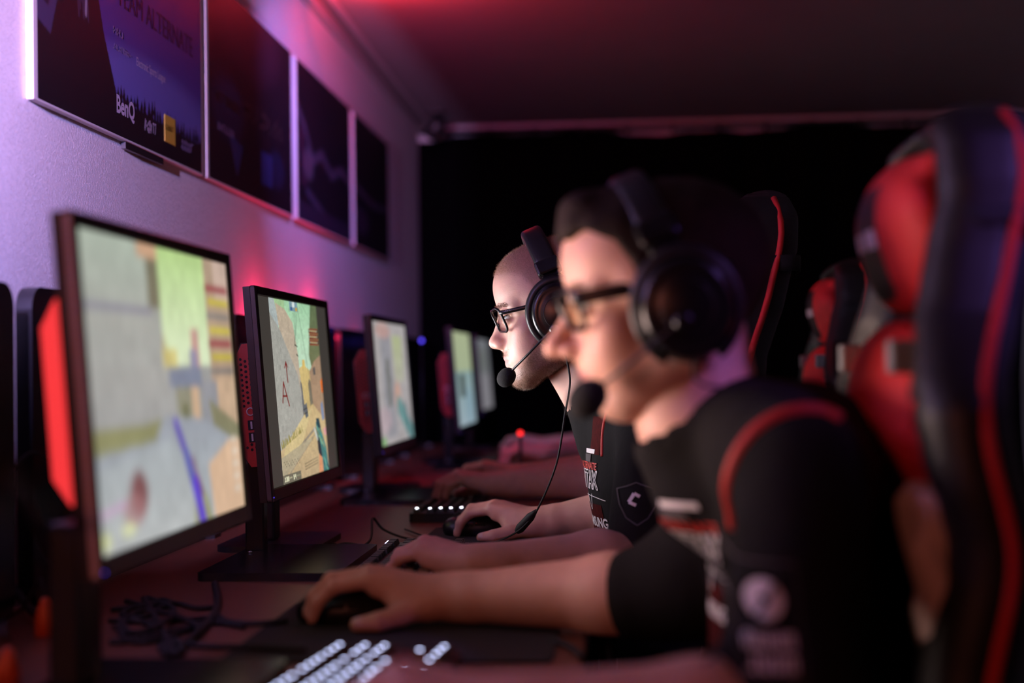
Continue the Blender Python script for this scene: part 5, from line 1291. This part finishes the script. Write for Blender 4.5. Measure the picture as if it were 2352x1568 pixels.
# ------------------------------------------------------------------ racing chairs
ZP = [(.46, .225), (.60, .262), (.80, .294), (.877, .311), (.906, .312), (.967, .296), (1.011, .290), (1.04, .295), (1.108, .326), (1.176, .345), (1.20, .353), (1.252, .357), (1.29, .345)]
def xp(z): return np.interp(z, [a for a, b in ZP], [b for a, b in ZP])-.06
def hw(z): return np.interp(z, [.46, .60, .80, .95, 1.02, 1.06, 1.10, 1.16, 1.22, 1.26, 1.285, 1.30], [.235, .25, .245, .255, .25, .215, .175, .155, .145, .130, .100, .05])
def make_chair(label, group=None):
    t = thing('racing_chair', label, 'chair', (0, 0, 0), 0, group)
    F = Field((.02, -.30, .42), (.40, .30, 1.33), .0072); x, y, z = F.grid((slice(None),)*3)
    X = xp(F.ax[2])[None, None, :]; Hh = hw(F.ax[2])[None, None, :]
    ay = np.abs(y)
    q1 = np.abs(x-(X-.006+.10*np.clip((.12-ay), 0, 1)**1.0*.12))-.030; q2 = ay-Hh+.03
    slab_ = np.sqrt(np.maximum(q1+.022, 0)**2+np.maximum(q2+.0, 0)**2)+np.minimum(np.maximum(q1+.022, q2), 0)-.024
    bol_d = np.interp(F.ax[2], [.42, .6, .9, 1.02, 1.10, 1.25, 1.3], [.03, .012, .006, .010, .035, .040, .03])[None, None, :]
    px_ = np.clip(x, X-bol_d, X-.01); bol = np.sqrt((x-px_)**2+(ay-(Hh-.018))**2)-.030
    kk = .03; h_ = np.maximum(kk-np.abs(slab_-bol), 0)/kk; d = np.minimum(slab_, bol)-h_*h_*kk*.25
    cap = np.maximum((z-1.300+7*(x-X)**2)*.9, .44-z); d = np.maximum(d, cap)
    for s in (1,):
        hole = np.sqrt(((ay-.078)/.024)**2+((z-1.125)/.045)**2)-1; d = np.maximum(d, -hole*.022)
    F.v = d.astype(np.float32); co, fa = F.mesh()
    cen = co[fa].mean(1); back = cen[:, 0] > (xp(cen[:, 2]))
    red = (cen[:, 0] < xp(cen[:, 2])-.012) & (np.abs(cen[:, 1]) < hw(cen[:, 2])-.075) & (cen[:, 2] < 1.02) & (cen[:, 2] > .94)
    me = mesh_np('backrest', co, fa, True); o = link('backrest', me, ['chair_black', 'chair_back', 'chair_red'], t)
    me.polygons.foreach_set('material_index', np.where(back, 1, np.where(red, 2, 0)).astype(np.int32))
    tr = bvh(co, fa)
    for s in (-1, 1):
        pts = []
        for zz in np.linspace(.50, 1.28, 42):
            xx = float(xp(zz)); hit = tr.ray_cast(Vector((xx, s*.5, zz)), Vector((0, -s, 0)))
            if hit[0] is not None: pts.append(hit[0])
        pts = [pts[0]]+[(pts[i-1]+pts[i]+pts[i+1])/3 for i in range(1, len(pts)-1)]+[pts[-1]]
        tube('red_piping', pts, .0052, 'chair_red', t, 8)
        bm = bmesh.new(); bmesh.ops.create_uvsphere(bm, u_segments=18, v_segments=12, radius=1, matrix=Matrix.Translation((float(xp(1.13))-.036, s*.128, 1.132)) @ Matrix.Diagonal((.017, .020, .036, 1))); bm_obj('harness_trim', bm, 'chair_red', t, True)
    # straps round the back
    def strap(z, name, ext):
        w = float(hw(z))+.014; X_ = float(xp(z)); loop = []
        for (a, b) in rrect(.085+ext, 2*w, .028, 5): loop.append(Vector((X_-.002-ext/2+a, b, z)))
        bm = bmesh.new(); lo = [bm.verts.new(p+Vector((0, 0, -.012))) for p in loop]; hi = [bm.verts.new(p+Vector((0, 0, .012))) for p in loop]; n = len(loop)
        for i in range(n): bm.faces.new((lo[i], lo[(i+1) % n], hi[(i+1) % n], hi[i]))
        o = bm_obj(name, bm, 'rubber', t, True); s_ = o.modifiers.new('t', 'SOLIDIFY'); s_.thickness = .003
    strap(1.178, 'pillow_strap', .012)
    # head pillow
    zc = 1.178; xc = float(xp(zc))-.063
    F = Field((xc-.07, -.16, zc-.11), (xc+.06, .16, zc+.11), .0055); F.ell((xc, 0, zc), (.036, .135, .074), .01); F.ell((xc-.010, 0, zc+.018), (.028, .125, .042), .02); F.cone((xc+.012, -.10, zc+.058), (xc+.012, .10, zc+.058), .014, .014, .02); F.cone((xc+.012, -.10, zc-.055), (xc+.012, .10, zc-.055), .014, .014, .02)
    co, fa = F.mesh(); cen = co[fa].mean(1); me = mesh_np('head_pillow', co, fa, True); o = link('head_pillow', me, ['chair_red', 'chair_black'], t)
    me.polygons.foreach_set('material_index', ((cen[:, 0] < xc-.018) & (cen[:, 2] < zc+.045) & (np.abs(cen[:, 1]) < .055)).astype(np.int32)); trp = bvh(co, fa)
    for s, ang in ((-1, 1), (1, 1)):
        bm = text_mesh('RACER', .03) if False else quad_bm([(0, 0), (1, 0), (1, 1), (0, 1)], 4, 3)
        decal('pillow_label', bm, trp, (xc-.06, s*.027, zc-.004), (0, 1, 0), (0, 0, 1), .045, .018, (-1, 0, 0), 'white_print', o, .001, 0)
    # lumbar cushion
    zc = .975; xc = float(xp(zc))-.010
    F = Field((xc-.09, -.20, zc-.17), (xc+.09, .20, zc+.16), .0065); F.ell((xc-.006, 0, zc+.034), (.050, .170, .088), .01); F.ell((xc+.018, 0, zc-.030), (.032, .150, .052), .03)
    co, fa = F.mesh(); o = link('lumbar_cushion', mesh_np('lumbar_cushion', co, fa, True), 'chair_red', t)
    for s in (-1, 1): box('strap_buckle', (float(xp(1.05))-.062, s*.14-.012, 1.045), (float(xp(1.05))-.040, s*.14+.012, 1.075), 'strap_grey', t, .003)
    # seat
    F = Field((-.30, -.30, .36), (.26, .30, .56), .011); F.box((-.02, 0, .445), (.25, .24, .045), .04, .01)
    for s in (-1, 1): F.cone((-.24, s*.225, .475), (.16, s*.225, .495), .035, .042, .02)
    co, fa = F.mesh(); cen = co[fa].mean(1); me = mesh_np('seat', co, fa, True); link('seat', me, ['chair_black', 'chair_red'], t); me.polygons.foreach_set('material_index', ((np.abs(cen[:, 1]) < .15) & (cen[:, 2] > .47)).astype(np.int32))
    for s in (-1, 1):
        tube('armrest_post', [(.02, s*.26, .42), (.02, s*.30, .45), (.02, s*.30, .655)], .014, 'black', t, 10); box('armrest_pad', (-.10, s*.30-.035, .655), (.15, s*.30+.035, .685), 'rubber', t, .010, 3)
    tube('gas_column', [(0, 0, .40), (0, 0, .10)], [.028, .028], 'black', t, 16)
    for k in range(5):
        a = 2*PI*k/5+.3; e = (math.cos(a)*.31, math.sin(a)*.31, .075); tube('base_leg', [(0, 0, .10), (e[0]*.5, e[1]*.5, .095), e], [.03, .022, .016], 'black', t, 8, False, .7)
        bm = bmesh.new(); add_lathe(bm, [(.020, -.022), (.029, -.018), (.029, .018), (.020, .022)], 18, Matrix.Translation((e[0], e[1], .030)) @ Matrix.Rotation(a, 4, 'Z') @ Matrix.Rotation(PI/2, 4, 'X')); bm_obj('castor', bm, 'rubber', t)
    return t
ch1 = make_chair('large racing chair with a red head pillow behind the foreground player'); ch1.location = (.06, 1.43, 0)
ch2 = dup(ch1, (-.045, 2.37, 0), .0, 'black topped racing chair right beside the back of the dark haired head')
ch2.scale = (1, 1, 1.027)
ch3 = dup(ch1, (.265, 3.42, 0), .0, 'small distant racing chair with a red pillow between the two larger chairs')
ch4 = dup(ch1, (.10, 4.45, 0), .0, 'racing chair of the fourth player, farthest from the camera')

# pale cloth stuffed between the foreground player's back and the side of his chair
F = Field((.20, 1.14, .60), (.36, 1.42, 1.02), .005); F.box((.281, 1.245, .795), (.018, .045, .155), .016, .01, ((.985, 0, .17), (0, 1, 0), (-.17, 0, .985)))
x, y, z = F.grid((slice(None),)*3); F.v += (.0045*np.sin(z*95+6*np.sin(x*30+y*14))+.002*np.sin(y*120+z*40)).astype(np.float32)
co, fa = F.mesh(); c0 = np.array([.275, 1.245, .645]); o = link('pale_cloth', mesh_np('pale_cloth', co-c0, fa, True), 'cabinet'); o.location = c0
tag(o, 'pale crumpled cloth wedged between the foreground player and his chair', 'cloth')
